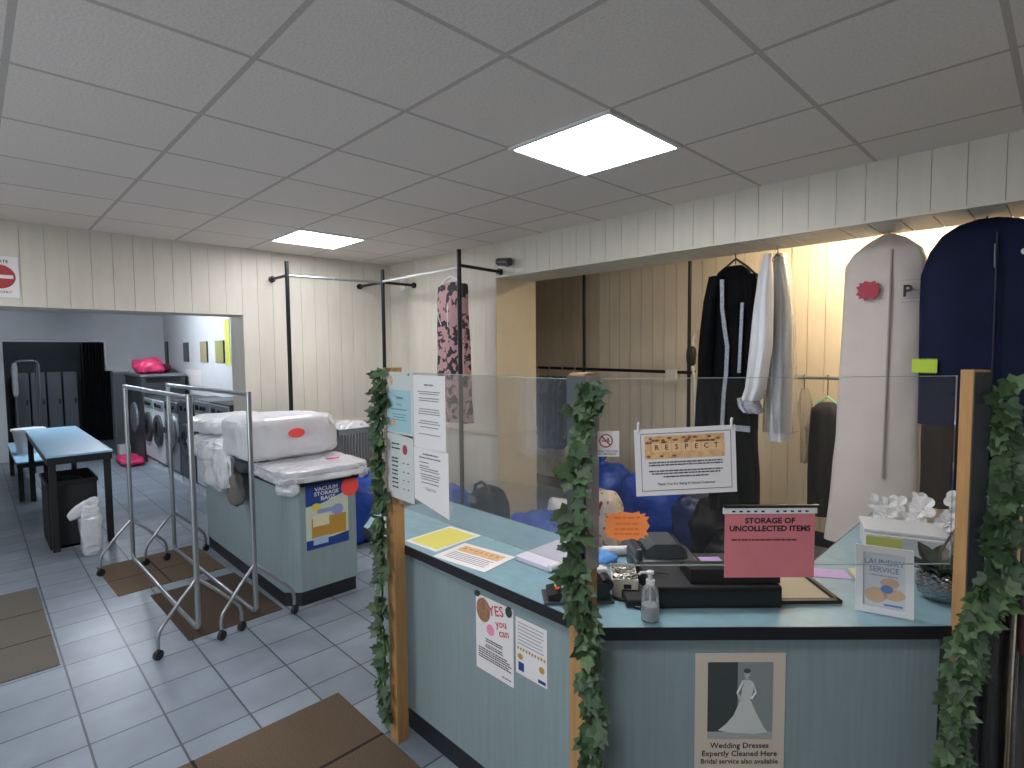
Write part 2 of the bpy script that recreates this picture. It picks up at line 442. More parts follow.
# shop side the photograph does not show: end wall and front wall with the shop window
struct('wall_near', MB().box((-2.6, -2.75, 0), (XR+.15, -2.6, CEIL+.1)), M_panel)
mb = MB(); mb.box((-2.75, -2.75, 0), (-2.6, 15.2, .35)); mb.box((-2.75, -2.75, 2.3), (-2.6, 15.2, 2.9)); mb.box((-2.75, -2.75, .35), (-2.6, -1.2, 2.3)); mb.box((-2.75, 5.2, .35), (-2.6, 15.2, 2.3))
struct('wall_left', mb, M_panel)
mb = MB()
for y in (-1.2, .9, 3.0, 5.13): mb.box((-2.72, y, .35), (-2.63, y+.07, 2.3))
mb.box((-2.72, -1.2, .35), (-2.63, 5.2, .42)); mb.box((-2.72, -1.2, 2.23), (-2.63, 5.2, 2.3))
struct('window_1', mb, M_whitepl)
# back room with the machines
YB = 12.3
struct('wall_back_right', MB().box((2.7, YF+.36, 0), (2.82, YB+.3, 2.6)), M_white_wall)
mb = MB(); mb.box((-2.6, YB, 0), (.41, YB+.14, 2.6)); mb.box((1.775, YB, 1.47), (2.7, YB+.14, 2.6)); mb.box((2.12, YB, 0), (2.7, YB+.14, 1.47))
mb.box((.41, YB, 2.01), (1.775, YB+.14, 2.6))
struct('wall_back', mb, M_white_wall)
mb = MB()                                   # white beading round the stepped opening
mb.tube([(.41, YB-.01, 2.01), (1.76, YB-.01, 2.01), (1.775, YB-.01, 1.98), (1.785, YB-.01, 1.6), (1.82, YB-.01, 1.5), (1.9, YB-.01, 1.46), (2.12, YB-.01, 1.46)], .022, n=8)
struct('trim_2', mb, M_whitepl)
struct('ceiling_back', MB().box((-2.6, YF+.36, 2.5), (2.82, YB+.14, 2.6)), M_white_wall)
struct('wall_inner', MB().box((-2.6, 14.6, 0), (2.9, 14.75, 2.6)), M_dark_wall)
struct('wall_inner_right', MB().box((2.16, YB+.14, 0), (2.3, 14.6, 2.6)), M_dark_wall)
struct('ceiling_inner', MB().box((-2.6, YB+.14, 2.5), (2.9, 14.75, 2.6)), M_dark_wall)

# ------------------------------------------------------------------ lights
M_led = mat('led_diffuser', '#ffffff', emit='#f6f5fa', estr=14)
M_tube = mat('warm_tube', '#fff4dc', emit='#ffe6c2', estr=75)
M_tube2 = mat('added_cool_tube', '#eef4ff', emit='#eaf0fa', estr=105)
def ceiling_panel(name, x, y, label):
    t = thing(name, label, 'ceiling light', (x+.3, y+.3, CEIL-.014), 'LED ceiling panels')
    fr = MB(); s = .018
    for a, b in (((x, y), (x+.6, y+s)), ((x, y+.6-s), (x+.6, y+.6)), ((x, y+s), (x+s, y+.6-s)), ((x+.6-s, y+s), (x+.6, y+.6-s))):
        fr.box((a[0], a[1], CEIL-.014), (b[0], b[1], CEIL-.001))
    put('frame', fr, M_whitepl, t)
    put('diffuser', MB().box((x+s, y+s, CEIL-.010), (x+.6-s, y+.6-s, CEIL-.004)), M_led, t)
ceiling_panel('ceiling_light', 1.93, 1.375, 'bright white square LED panel in the ceiling tiles nearer the counter')
ceiling_panel('ceiling_light', 1.93, 4.37, 'bright white square LED panel in the ceiling tiles beside the pole frame')
ceiling_panel('ceiling_light', CX-.6, CY-2.4, 'unseen white LED panel added as fill light overhead in front of the counter, beside the camera')  # added out of view to fill the counter face and its notices
ceiling_panel('ceiling_light', -1.07, 4.37, 'bright white square LED panel over the shop window side, near the far wall')
def batten(name, x0, x1, y0, y1, z, m, label):
    t = thing(name, label, 'strip light', ((x0+x1)/2, (y0+y1)/2, z))
    put('housing', MB().box((x0, y0, z), (x1, y1, z+.05), bev=.008), M_whitepl, t)
    cx, cy = (x0+x1)/2, (y0+y1)/2
    p = [(cx, y0+.03, z-.022), (cx, y1-.03, z-.022)] if y1-y0 > x1-x0 else [(x0+.03, cy, z-.022), (x1-.03, cy, z-.022)]
    put('lamp_tube', MB().tube(p, .02, n=12), m, t)
batten('strip_light', 4.72, 4.80, 0, 1.6, 2.75, M_tube, 'warm strip light on the recess ceiling behind the beam')
batten('strip_light', .9, .98, 13.2, 14.0, 2.45, mat('added_dim_tube', '#dfe6f0', emit='#d5e2f5', estr=26), 'dim unseen strip light added as fill on the ceiling of the dark room with lockers')  # added above the doorway head, out of view, to lighten the lockers
batten('strip_light', 1.2, 1.28, 8.4, 10.1, 2.45, M_tube2, 'cool unseen strip light added as fill on the back room ceiling above the machines')  # added and kept hidden behind the header to brighten the back room
li = bpy.data.lights.new('daylight', 'AREA'); li.shape = 'RECTANGLE'; li.size = 6.2; li.size_y = 1.9; li.energy = 75; li.color = (.86, .93, 1)
lo = bpy.data.objects.new('daylight', li); link(lo); lo.location = (-2.9, 2.0, 1.35); lo.rotation_euler = (0, math.radians(-90), 0)
w = bpy.data.worlds.new('world'); SC.world = w; w.use_nodes = True
w.node_tree.nodes['Background'].inputs[0].default_value = (.75, .85, 1, 1); w.node_tree.nodes['Background'].inputs[1].default_value = .25
SC.view_settings.view_transform = 'Standard'; SC.view_settings.look = 'None'; SC.view_settings.exposure = 1.08; SC.view_settings.gamma = 1
SC.view_settings.use_curve_mapping = False
# ------------------------------------------------------------------ serving counter
CT = .9
outer = [(1.49, 2.58), (1.355, 2.43), (1.355, 1.01), (2.14, .225), (3.36, .225)]
inner = [(3.36, .71), (2.42, .71), (1.94, 1.19), (1.94, 2.58)]
top_poly = outer+inner
base_outer = [(1.50, 2.54), (1.395, 2.41), (1.395, 1.0266), (2.1566, .265), (3.34, .265)]
sc = thing('serving_counter', 'angled shop counter with blue-green laminate front and black kickboard', 'counter', (1.7, 1.3, 0))
def band(pts, d, z0, z1, inward=True):
    """thin wall that follows the open polyline pts, thickness d to its left"""
    mb = MB(); pts = [V((x, y, 0)) for x, y in pts]; offs = []
    for i, p in enumerate(pts):
        a = (p-pts[i-1]).normalized() if i else (pts[1]-p).normalized()
        b = (pts[i+1]-p).normalized() if i < len(pts)-1 else a
        n1 = V((-a.y, a.x, 0)); n2 = V((-b.y, b.x, 0)); m = (n1+n2).normalized(); offs.append(p+m*d/max(.3, m.dot(n1)))
    for i in range(len(pts)-1):
        q = [pts[i], pts[i+1], offs[i+1], offs[i]]
        mb.prism([(v.x, v.y) for v in q], z0, z1)
    return mb
put('front_panel', band(base_outer[1:3], .02, .1, CT-.04), M_counter, sc)
put('front_panel', band(base_outer[2:4], .02, .1, CT-.04), M_counter, sc)
put('front_panel', band(base_outer[3:5], .02, .1, CT-.04), M_counter, sc)
put('end_panel', band(base_outer[0:2], .02, .1, CT-.04), M_counter, sc)
put('staff_side_panel', band([(3.34, .69), (2.41, .69), (1.92, 1.18), (1.92, 2.54)], -.02, 0, CT-.04), M_counter, sc)
pl = [(1.50, 2.54), (1.400, 2.408), (1.400, 1.0286), (2.1586, .27), (3.34, .27)]
put('kickboard', band(pl, .02, 0, .1), M_plinth, sc)
wt = thing('worktop', 'continuous blue laminate worktop with black edge lying on the shop counter', 'worktop', (1.7, 1.3, CT-.04))
put('top_board', MB().prism(top_poly, CT-.039, CT), M_top, wt)
put('edging', band([(1.94, 2.581)]+outer, -.004, CT-.040, CT+.0006), M_black, wt)
put('edging', band(inner, -.004, CT-.040, CT+.0006), M_black, wt)

# posts of the counter screens
def post(name, label, poly, sleeve=None, zt=1.69):
    t = thing(name, label, 'post', (sum(p[0] for p in poly)/len(poly), sum(p[1] for p in poly)/len(poly), 0))
    put('shaft', MB().prism(poly, 0, zt), M_wood, t)
    if sleeve: sleeve(t)
    put('cap', MB().prism(poly, zt, zt+.004), M_wood, t)
def sq(x0, y0, x1, y1): return [(x0, y0), (x1, y0), (x1, y1), (x0, y1)]
post('wooden_post', 'square pine post at the far left end of the counter front', sq(1.296, 2.066, 1.353, 2.126))
def sleeve_mid(t):
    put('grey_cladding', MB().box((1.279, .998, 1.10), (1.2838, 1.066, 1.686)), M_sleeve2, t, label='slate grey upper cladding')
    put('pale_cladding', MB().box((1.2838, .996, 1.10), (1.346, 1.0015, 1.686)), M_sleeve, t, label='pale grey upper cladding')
post('wooden_post', 'square pine post at the corner of the counter with grey clad upper half', sq(1.284, 1.002, 1.344, 1.062), sleeve_mid)
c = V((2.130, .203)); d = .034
def shade_right(t):
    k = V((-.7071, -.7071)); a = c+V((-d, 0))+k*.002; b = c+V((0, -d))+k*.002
    put('shade_strip', band([(a.x, a.y), (b.x, b.y)], -.004, .0, 1.688), mat('dark_shade_strip', '#34383b', .5), t, label='dark strip painting the shade on this face')  # dark strip paints the shade on the post's unlit right face
post('wooden_post', 'pine post beside the silver bowl, shade painted as a dark strip on its face', [(c.x-d, c.y), (c.x, c.y-d), (c.x+d, c.y), (c.x, c.y+d)], shade_right)

# clear screens
t = thing('glass_screen', 'clear counter screen carrying four paper notices left of the corner post', 'screen', (1.285, 1.6, 1.1))
put('pane', MB().box((1.288, 1.068, 1.10), (1.2935, 2.12, 1.675)), M_glass, t)
put('polished_edge', MB().box((1.2875, 1.068, 1.675), (1.294, 2.124, 1.677)), M_glassedge, t)
e1 = V((1, -1, 0)).normalized(); n1 = V((-1, -1, 0)).normalized()
G0 = V((1.337, 1.0, 0)); 
MG = frame(G0, e1, (0, 0, 1))               # x along the glass, y up, z towards the customer
GL = 1.085
t = thing('glass_screen', 'wide clear counter screen carrying the wooden tile notice and the orange star', 'screen', G0+e1*GL/2+V((0, 0, 1.1)))
put('pane', MB().box((.02, 1.105, -.006), (GL-.01, 1.675, 0), MG), M_glass, t)
put('polished_edge', MB().box((.02, 1.675, -.0065), (GL-.01, 1.677, .0005), MG), M_glassedge, t)
put('polished_edge', MB().box((.02, 1.1030, -.0065), (GL-.01, 1.105, .0005), MG), M_glassedge, t)

# notices on the screens -------------------------------------------------
def glass_at(px, py):
    """point of the wide screen's front seen at a photo position"""
    d = f_+r2*((px-512)/F_PX)+u2*((384-py)/F_PX); o = V((0, 0, H)); p0 = G0+n1*.0015
    return o+d*((p0-o).dot(n1)/d.dot(n1))
def on_glass(px0, py0, px1, py1, px2, py2):
    """frame from bottom-left, bottom-right, top-left photo positions"""
    a, b, c = glass_at(px0, py0), glass_at(px1, py1), glass_at(px2, py2)
    return frame(a, b-a, c-a), (b-a).length, (c-a).length
M, w_, h_ = on_glass(636.5, 496.5, 737, 491.5, 631.5, 430)
o = paper('respect_notice', 'landscape white notice with wooden letter tiles picture hanging on the clear screen', 'notice', M, w_, h_)
mb = MB()
for a in ((.018, .014, w_-.014, .016), (.018, h_-.016, w_-.014, h_-.014), (.018, .014, .0195, h_-.014), (w_-.0155, .014, w_-.014, h_-.014)): rect(mb, M, *a)
put('border_line', mb, M_greyink, o)
put('picture', rect(MB(), M, .03, h_-.092, w_-.034, h_-.022), M_tan, o)
mb = MB(); mb2 = MB(); rr = random.Random(3)
for i in range(26):
    x = rr.uniform(.034, w_-.052); y = h_-rr.choice([.03, .036, .084, .042]); oval(mb, at(M, x, y), 0, 0, rr.uniform(.004, .009), .0035, .0002, .0006, 10)
put('pebble_pattern', mb, M_brownprint, o)
mt = MB()
for i, ch in enumerate('RESPECT'):
    x = .066+i*(w_-.125)/6; rect(mt, M, x-.0135, h_-.071, x+.0135, h_-.045, .0016); word(mb2, ch, .022, at(M, x, h_-.058, .0022))
put('letter_tiles', mt, mat('pale_wood_print', '#e2bf8f'), o); put('lettering', mb2, M_ink, o)
mb = MB()
for i, y in enumerate((.103, .111, .129, .137, .147)):
    scribble(mb, M, .026+(.05 if i == 4 else .01*(i % 2)), w_-.026-(.05 if i == 4 else .01*(i % 2)), h_-y, .0036, i, centre=True)
word(mb, 'Thank You For Being A Valued Customer', .0105, at(M, w_/2, .034), wide=.98)
put('small_print', mb, M_ink, o)
mb = MB()
for x in (.012, w_-.012): mb.tube([M @ V((x, h_-.006, .003)), M @ V((x, h_+.016, .004)), M @ V((x+.003, h_+.022, .003))], .004, n=8)
put('white_hook', mb, M_whitepl, o)

M, w_, h_ = on_glass(592.5, 456.5, 619, 456.5, 592.5, 431)
o = paper('no_smoking_sign', 'small square white no smoking sign next to the corner post', 'sign', M, w_, h_)
mb = MB(); cx, cy, r0 = w_/2, h_*.62, w_*.26; ring(mb, M, cx, cy, r0*.82, r0); c0 = math.cos(PI/4)*r0*.86
mb.prism([(cx-c0-.0015, cy+c0-.0015), (cx+c0-.0015, cy-c0-.0015), (cx+c0+.0015, cy-c0+.0015), (cx-c0+.0015, cy+c0+.0015)], .0012, .0018, M)
put('red_ring', mb, M_red, o)
mb = MB(); rect(mb, M, cx-r0*.6, cy-.003, cx+r0*.55, cy+.001); oval(mb, M, cx+r0*.3, cy+.005, .004, .003); put('cigarette', mb, M_greyink, o)
mb = MB(); word(mb, 'THANK YOU FOR', .009, at(M, w_/2, h_*.21)); word(mb, 'NOT SMOKING', .009, at(M, w_/2, h_*.10)); put('lettering', mb, M_greyink, o)

M, w_, h_ = on_glass(603, 541, 650, 541, 603, 511)
o = paper('price_star', 'bright orange jagged star card on the clear screen', 'card', M, w_, h_, M_orangecard, poly=burst(w_/2, h_/2, w_/2, h_/2, 15, .84))
mb = MB()
for i, y in enumerate((.78, .58, .4, .24)): scribble(mb, M, w_*.2, w_*.8, h_*y, .006, i+4, centre=True)
put('lettering', mb, M_orangeink, o)

M, w_, h_ = on_glass(724, 577.5, 812, 577.5, 720.5, 513)
M2 = frame(M.translation, e1, (0, 0, 1)); w_ = .272; h_ = .2
o = paper('storage_notice', 'dusty red notice about storage of uncollected items on the clear screen', 'notice', M2, w_, h_, M_pink_paper)
mb = MB(); word(mb, 'STORAGE OF', .0235, at(M2, w_/2, h_-.025), wide=1.08, bold=.035); word(mb, 'UNCOLLECTED ITEMS', .0235, at(M2, w_/2, h_-.049), wide=1.05, bold=.035)
put('lettering', mb, M_ink, o)
mb = MB(); scribble(mb, M2, .02, w_-.02, h_-.083, .0045, 3); put('small_print', mb, mat('dark_red_ink', '#6b2a35'), o)
mb = MB(); mb.box((-.006, h_-.002, -.001), (w_+.004, h_+.016, .004), M2); st = put('holder_strip', mb, M_whitepl, o)
mb = MB()
for i in range(11): 
    if i not in (5,): rect(mb, M2, .02+i*.022, h_+.003, .03+i*.022, h_+.008, .0045)
put('strip_mark', mb, M_ink, st)
put('clip_bar', MB().box((-.004, h_+.016, -.004), (w_+.01, h_+.024, .006), M2), M_blackpl, o)

# four sheets on the left-hand screen (plane x = 1.284, read from the customer side)
def left_sheet(name, label, y_left, y_right, zb0, zb1, zt, m=None):
    """y_left > y_right; bottom runs from zb0 to zb1"""
    M = frame((1.2845, y_left, 0), (0, -1, 0), (0, 0, 1)); w = y_left-y_right
    return paper(name, label, 'notice', M, w, zt, m, poly=[(0, zb0), (w, zb1), (w, zt), (0, zt)]), M, w
ks = 1.2845/1.34
def zz(z): return H+(z-H)*ks
o, M, w = left_sheet('counter_notice', 'blue printed notice at the top left of the counter screen', 2.082, 1.88, zz(1.405), zz(1.39), zz(1.675), M_paper_pale)
put('blue_print', rect(MB(), M, .012, zz(1.41), w-.02, zz(1.595)), M_paper_blue, o)
mb = MB(); word(mb, 'THANK', .016, at(M, w/2, zz(1.56))); word(mb, 'YOU', .016, at(M, w/2, zz(1.53))); scribble(mb, M, .03, w-.04, zz(1.51), .005, 2, centre=True)
for i in range(3): scribble(mb, M, .04, w-.05, zz(1.488-.012*i), .003, i+1, centre=True)
put('lettering', mb, mat('blue_grey_ink', '#4e7c88'), o)
mb = MB(); oval(mb, M, .05, zz(1.45), .018, .016); put('small_picture', mb, M_tan, o)
mb = MB(); oval(mb, M, .04, zz(1.635), .014, .02); put('small_picture', mb, M_tan, o)
mb = MB(); oval(mb, M, w-.03, zz(1.665), .005, .005, .001, .004, 12); put('suction_pad', mb, M_greypl, o)
o, M, w = left_sheet('counter_notice', 'white text notice at the top right of the sheets on the counter screen', 1.878, 1.668, zz(1.36), zz(1.355), zz(1.665))
mb = MB(); scribble(mb, M, .07, w-.07, zz(1.625), .006, 1, centre=True)
for i, z in enumerate((1.597, 1.588, 1.57, 1.56, 1.525, 1.515, 1.505, 1.475, 1.465, 1.45, 1.42)): scribble(mb, M, .03, w-.03, zz(z), .003, i, centre=True)
put('lettering', mb, M_greyink, o)
o, M, w = left_sheet('price_list', 'white price list with small red badge at the bottom left of the counter screen', 2.082, 1.885, zz(1.11), zz(1.105), zz(1.40), M_paper_pale)
mb = MB(); 
for i, z in enumerate((1.355, 1.335, 1.29, 1.275, 1.255, 1.235, 1.218, 1.198, 1.18, 1.16)):
    scribble(mb, M, .035, .085 if i > 1 else .1, zz(z), .006, i)
    if i > 1 and i % 2: rect(mb, M, .118, zz(z)-.002, .128, zz(z)+.002); rect(mb, M, .15, zz(z)-.002, .162, zz(z)+.002)
put('lettering', mb, M_ink, o)
mb = MB(); oval(mb, M, .135, zz(1.335), .017, .021); put('red_badge', mb, M_red, o)
o, M, w = left_sheet('counter_notice', 'white text notice at the bottom right of the sheets on the counter screen', 1.882, 1.655, zz(1.135), zz(1.09), zz(1.358))
mb = MB(); scribble(mb, M, .05, w-.05, zz(1.335), .006, 4, centre=True); scribble(mb, M, .03, w-.04, zz(1.32), .005, 5, centre=True)
for i, z in enumerate((1.30, 1.285, 1.275, 1.265, 1.25, 1.24, 1.23, 1.215)): scribble(mb, M, .04, w-(.12 if i < 2 else .05), zz(z), .0035, i, centre=i > 2)
word(mb, 'Thank You', .016, at(M, w/2, zz(1.19)))
put('lettering', mb, M_greyink, o)

# posters on the counter front ---------------------------------------------
XF = 1.3935
M = frame((XF, 1.632, .505), (0, -1, 0), (0, 0, 1))
o = paper('flyer', 'white flyer with food picture and red handwriting on the counter front', 'flyer', M, .212, .3)
mb = MB(); oval(mb, M, .045, .245, .04, .048); put('food_picture', mb, mat('baked_print', '#9a6f52', var=.3, scale=60), o)
mb = MB(); oval(mb, M, .085, .178, .022, .022); put('pink_rosette', mb, M_pinkcard, o)
mb = MB(); word(mb, 'YES', .055, at(M, .118, .262) @ Matrix.Rotation(.25, 4, 'Z')); word(mb, 'you', .042, at(M, .145, .222) @ Matrix.Rotation(.25, 4, 'Z')); word(mb, 'can', .042, at(M, .16, .19) @ Matrix.Rotation(.25, 4, 'Z')); put('red_lettering', mb, mat('red_ink', '#c23a4a'), o)
mb = MB()
for i, y in enumerate((.135, .126, .112, .103, .09, .081, .072, .062, .053)): scribble(mb, M, .05 if i < 4 else .015, .16 if i < 4 else .2, y, .004, i, centre=i < 4)
scribble(mb, M, .15, .2, .02, .004, 2); put('lettering', mb, M_ink, o)
mb = MB(); oval(mb, M, .19, .285, .017, .02, .002, .005, 14); oval(mb, M, .01, .302, .014, .012, .002, .005, 14); put('corner_tape', mb, mat('dark_green_tape', '#2f4038'), o)
M = frame((XF, 1.408, .575), (0, -1, 0), (0, 0, 1))
o = paper('flyer', 'smaller white flyer with cupcake row next to the food flyer', 'flyer', M, .155, .212)
mb = MB()
for i in range(7): scribble(mb, M, .012, .145, .195-.013*i, .0025, i)
put('lettering', mb, M_greyink, o)
mb = MB()
for i in range(10): oval(mb, M, .012+i*.0145, .098-.001*(i % 2), .0045, .006)
put('cake_pattern', mb, M_ochre, o)
mb = MB(); oval(mb, M, .024, .068, .013, .011); put('cake_print', mb, M_ochre, o)
mb = MB(); oval(mb, M, .13, .058, .013, .012); put('cake_print', mb, M_ochre, o)
mb = MB(); rect(mb, M, .014, .015, .042, .047); put('navy_stamp', mb, M_navyprint, o)
put('navy_caption', rect(MB(), M, .112, .008, .148, .02), M_navyprint, o)
P0 = V((1.6017-.0012, .8199-.0012, 0))
M = frame((1.395+.004+.193-.0015, 1.0266-.193-.0035-.0015, .395), e1, (0, 0, 1))
def face_at(px, py):
    d = f_+r2*((px-512)/F_PX)+u2*((384-py)/F_PX); o = V((0, 0, H)); p0 = V((1.395, 1.0266, 0))+n1*.002
    return o+d*((p0-o).dot(n1)/d.dot(n1))
a = face_at(695.5, 653); b = face_at(786, 654)
M = frame((a.x, a.y, a.z-.43), e1, (0, 0, 1)); w_ = (b-a).length; h_ = .43
o = paper('wedding_poster', 'cream poster of a bride in a long gown on the counter front', 'poster', M, w_, h_, M_cream)
put('photo_dark', rect(MB(), M, .04, h_-.26, .135, h_-.03), mat('photo_charcoal', '#3c4343'), o)
put('photo_grey', rect(MB(), M, .135, h_-.26, w_-.04, h_-.03), mat('photo_grey', '#868e8e'), o)
put('photo_floor', rect(MB(), M, .04, h_-.285, w_-.04, h_-.26), mat('photo_pale', '#a3a6a2'), o)
B = lambda x, y: (x*w_/.29, h_-y)
bm_ = MB(); 
out = [B(.148, .092), B(.156, .088), B(.172, .088), B(.184, .093), B(.186, .12), B(.178, .155), B(.198, .2), B(.222, .245), B(.235, .262), B(.19, .268), B(.11, .262), B(.075, .255), B(.1, .235), B(.125, .205), B(.143, .16), B(.15, .128)]
bm_.prism(out, .0016, .002, M); bm_.tube([M @ V((*B(.152, .098), .0022)), M @ V((*B(.136, .13), .0022)), M @ V((*B(.145, .152), .0022))], .004, n=6); bm_.tube([M @ V((*B(.184, .098), .0022)), M @ V((*B(.196, .128), .0022)), M @ V((*B(.182, .15), .0022))], .004, n=6)
put('bride_gown', bm_, mat('photo_white', '#c9cac6'), o)
mb = MB(); oval(mb, M, *B(.166, .068), .009, .013, .0016, .002); rect(mb, M, B(.162, 0)[0], h_-.09, B(.170, 0)[0], h_-.075, .0018); put('bride_face', mb, mat('photo_skin', '#b3b1ac'), o)
mb = MB(); oval(mb, M, *B(.166, .058), .011, .008, .0022, .0026); put('bride_hair', mb, mat('photo_hair', '#4a4a46'), o)
mb = MB(); word(mb, 'Wedding Dresses', .026, at(M, w_/2, h_-.307)); word(mb, 'Expertly Cleaned Here', .026, at(M, w_/2, h_-.334)); word(mb, 'Bridal service also available', .024, at(M, w_/2, h_-.36), wide=.95)
put('lettering', mb, M_ink, o)

# ------------------------------------------------------------------ on the worktop
def flat_frame(a, b, z):      # a = near-left corner (x,y), b along its long side
    return frame((a[0], a[1], z), (b[0]-a[0], b[1]-a[1], 0), (-(b[1]-a[1]), b[0]-a[0], 0))
def lying(name, label, quad, z, m, cat='sheet'):
    M = frame((quad[0][0], quad[0][1], z), (quad[1][0]-quad[0][0], quad[1][1]-quad[0][1], 0), (quad[3][0]-quad[0][0], quad[3][1]-quad[0][1], 0))
    w = math.dist(quad[0], quad[1]); h = math.dist(quad[0], quad[3])
    return paper(name, label, cat, M, w, h, m), M, w, h
o, M, w, h = lying('paper_sheet', 'yellow sheet with white border lying on the counter top', [(1.395, 1.897), (1.67, 1.913), (1.655, 2.14), (1.383, 2.112)], CT+.0016, M_paper, 'sheet')
put('yellow_print', rect(MB(), M, .02, .016, w-.02, h-.016), M_yellow, o)
o, M, w, h = lying('paper_sheet', 'white sheet with orange tile picture lying beside the yellow sheet', [(1.394, 1.58), (1.592, 1.606), (1.570, 1.892), (1.366, 1.866)], CT+.0016, M_paper, 'sheet')
MR = M @ Matrix.Translation((0, h, 0)) @ Matrix.Rotation(-PI/2, 4, 'Z')     # read along the long side
put('picture', rect(MB(), MR, .03, w-.085, h-.03, w-.025), M_tan, o)
mb = MB(); mb2 = MB()
for i, ch in enumerate('RESPECT'): word(mb2, ch, .024, at(MR, .055+i*(h-.11)/6, w-.055, .002))
put('lettering', mb2, M_brownprint, o)
for i in range(5): scribble(mb, MR, .03, h-.03, w-.105-.015*i, .0035, i)
put('small_print', mb, M_greyink, o)
# pad of printed sheets
M = frame((1.573, 1.405, CT), (.24, .0, 0), (.0, .18, 0))
t = thing('paper_pad', 'thick pad of lilac-white sheets on the counter beside the corner post', 'paper pad', (1.69, 1.5, CT))
put('page_block', MB().box((0, 0, 0), (.27, .185, .018), M, bev=.002), mat('lilac_white_paper', '#d5d2df'), t)
put('rolled_page', MB().tube([M @ V((.0, -.004, .016)), M @ V((.1, -.008, .016))], .013, n=14), M_paper, t)
put('label_print', MB().box((.0, -.0012, .001), (.09, -.0004, .016), M), M_navyprint, t)
# rolled white paper behind the post
tag(put('paper_roll', MB().tube([(1.86, 1.36, CT+.02), (1.95, 1.28, CT+.02)], .02, n=16), M_paper, smooth=True), 'small white paper roll lying behind the corner post', 'paper roll')
put('cleaning_cloth', MB().soft((1.80, 1.315, CT), (.13, .10, .035), e=.7, amp=.012, freq=20, seed=4), mat('bright_blue_cloth', '#4e8fd6', .7), smooth=True, label='crumpled bright blue cloth behind the corner post', cat='cloth')
# card machine: sits at the corner, half behind the post
t = thing('card_reader', 'black card payment machine with coloured keys at the counter corner', 'card reader', (1.48, 1.19, CT))
Mk = Matrix.Translation((1.475, 1.185, CT)) @ Matrix.Rotation(math.radians(-42), 4, 'Z')
mb = MB(); mb.prism([(-.105, 0), (.105, 0), (.105, .062), (.06, .07), (-.105, .03)], -.045, .045, Mk @ Matrix.Rotation(PI/2, 4, 'X'))
put('casing', mb, M_blackpl, t)
put('stand', MB().box((-.12, -.055, 0), (.12, .055, .012), Mk, bev=.004), M_dkgreypl, t)
ms = Mk @ Matrix.Translation((.02, 0, .060)) @ Matrix.Rotation(-.22, 4, 'Y')
put('display', MB().box((.0, -.034, 0), (.06, .034, .004), ms), M_porthole, t)
kc = [mat('grey_key', '#8d949a'), mat('red_key', '#c6473f'), mat('yellow_key', '#d8c84e'), mat('green_key', '#56a057')]
for i in range(4):
    for j in range(3):
        x = -.1+i*.022; y = -.03+j*.022
        put('key', MB().box((x, y, .005), (x+.016, y+.017, .009), ms, bev=.002), kc[0] if i else kc[1+j], t)
put('receipt_roll', MB().tube([Mk @ V((.10, -.03, .055)), Mk @ V((.10, .03, .055))], .022, n=16), M_blackpl, t)
tag(put('power_cable', MB().tube([(1.555, 1.10, CT+.006), (1.565, 1.04, CT+.006), (1.545, 1.0, CT+.006), (1.555, .965, CT+.006), (1.59, .955, CT+.006), (1.60, .99, CT+.006)], .0055, n=8), M_blackpl, smooth=True), 'black cable lying on the counter beside the soap bottle', 'cable')
# small white boxes
t = thing('card_box', 'small white box of steel clips on the counter behind the soap bottle', 'box', (1.655, 1.12, CT))
Mb = Matrix.Translation((1.655, 1.115, CT)) @ Matrix.Rotation(math.radians(-52), 4, 'Z')
mb = MB(); mb.box((-.045, -.075, 0), (.045, .075, .004), Mb)
for a in ((-.045, -.075, .045, -.072), (-.045, .072, .045, .075), (-.045, -.072, -.042, .072), (.042, -.072, .045, .072)): mb.box((a[0], a[1], .004), (a[2], a[3], .062), Mb)
put('tray', mb, M_creampl, t)
mb = MB(); rr = random.Random(9)
for i in range(60):
    p = Mb @ V((rr.uniform(-.036, .036), rr.uniform(-.064, .064), rr.uniform(.056, .064))); a = rr.uniform(0, PI)
    dd = V((math.cos(a), math.sin(a), rr.uniform(-.2, .2)))*.016; mb.tube([p-dd, p+dd], .0022, n=5)
put('clips', mb, mat('steel_wire', '#97968d', .35, metal=.6), t, kind='stuff')
put('clip_bed', MB().box((-.041, -.071, .004), (.041, .071, .052), Mb), M_clips, t)
put('thumb_hole', MB().box((-.005, -.0757, .03), (.022, -.0748, .046), Mb, bev=.0004), M_ink, t)
tag(put('card_carton', MB().box((-.03, -.022, 0), (.03, .022, .055), Matrix.Translation((1.64, 1.215, CT)) @ Matrix.Rotation(-.75, 4, 'Z'), bev=.002), M_whitepl), 'small plain white carton next to the card machine', 'carton')
tag(put('marker_pen', MB().tube([(1.70, 1.262, CT+.008), (1.77, 1.30, CT+.008), (1.79, 1.312, CT+.008)], .008, n=10, radii=[.003, .008, .008]), M_whitepl, smooth=True), 'white marker pen lying beside the blue cloth', 'pen')
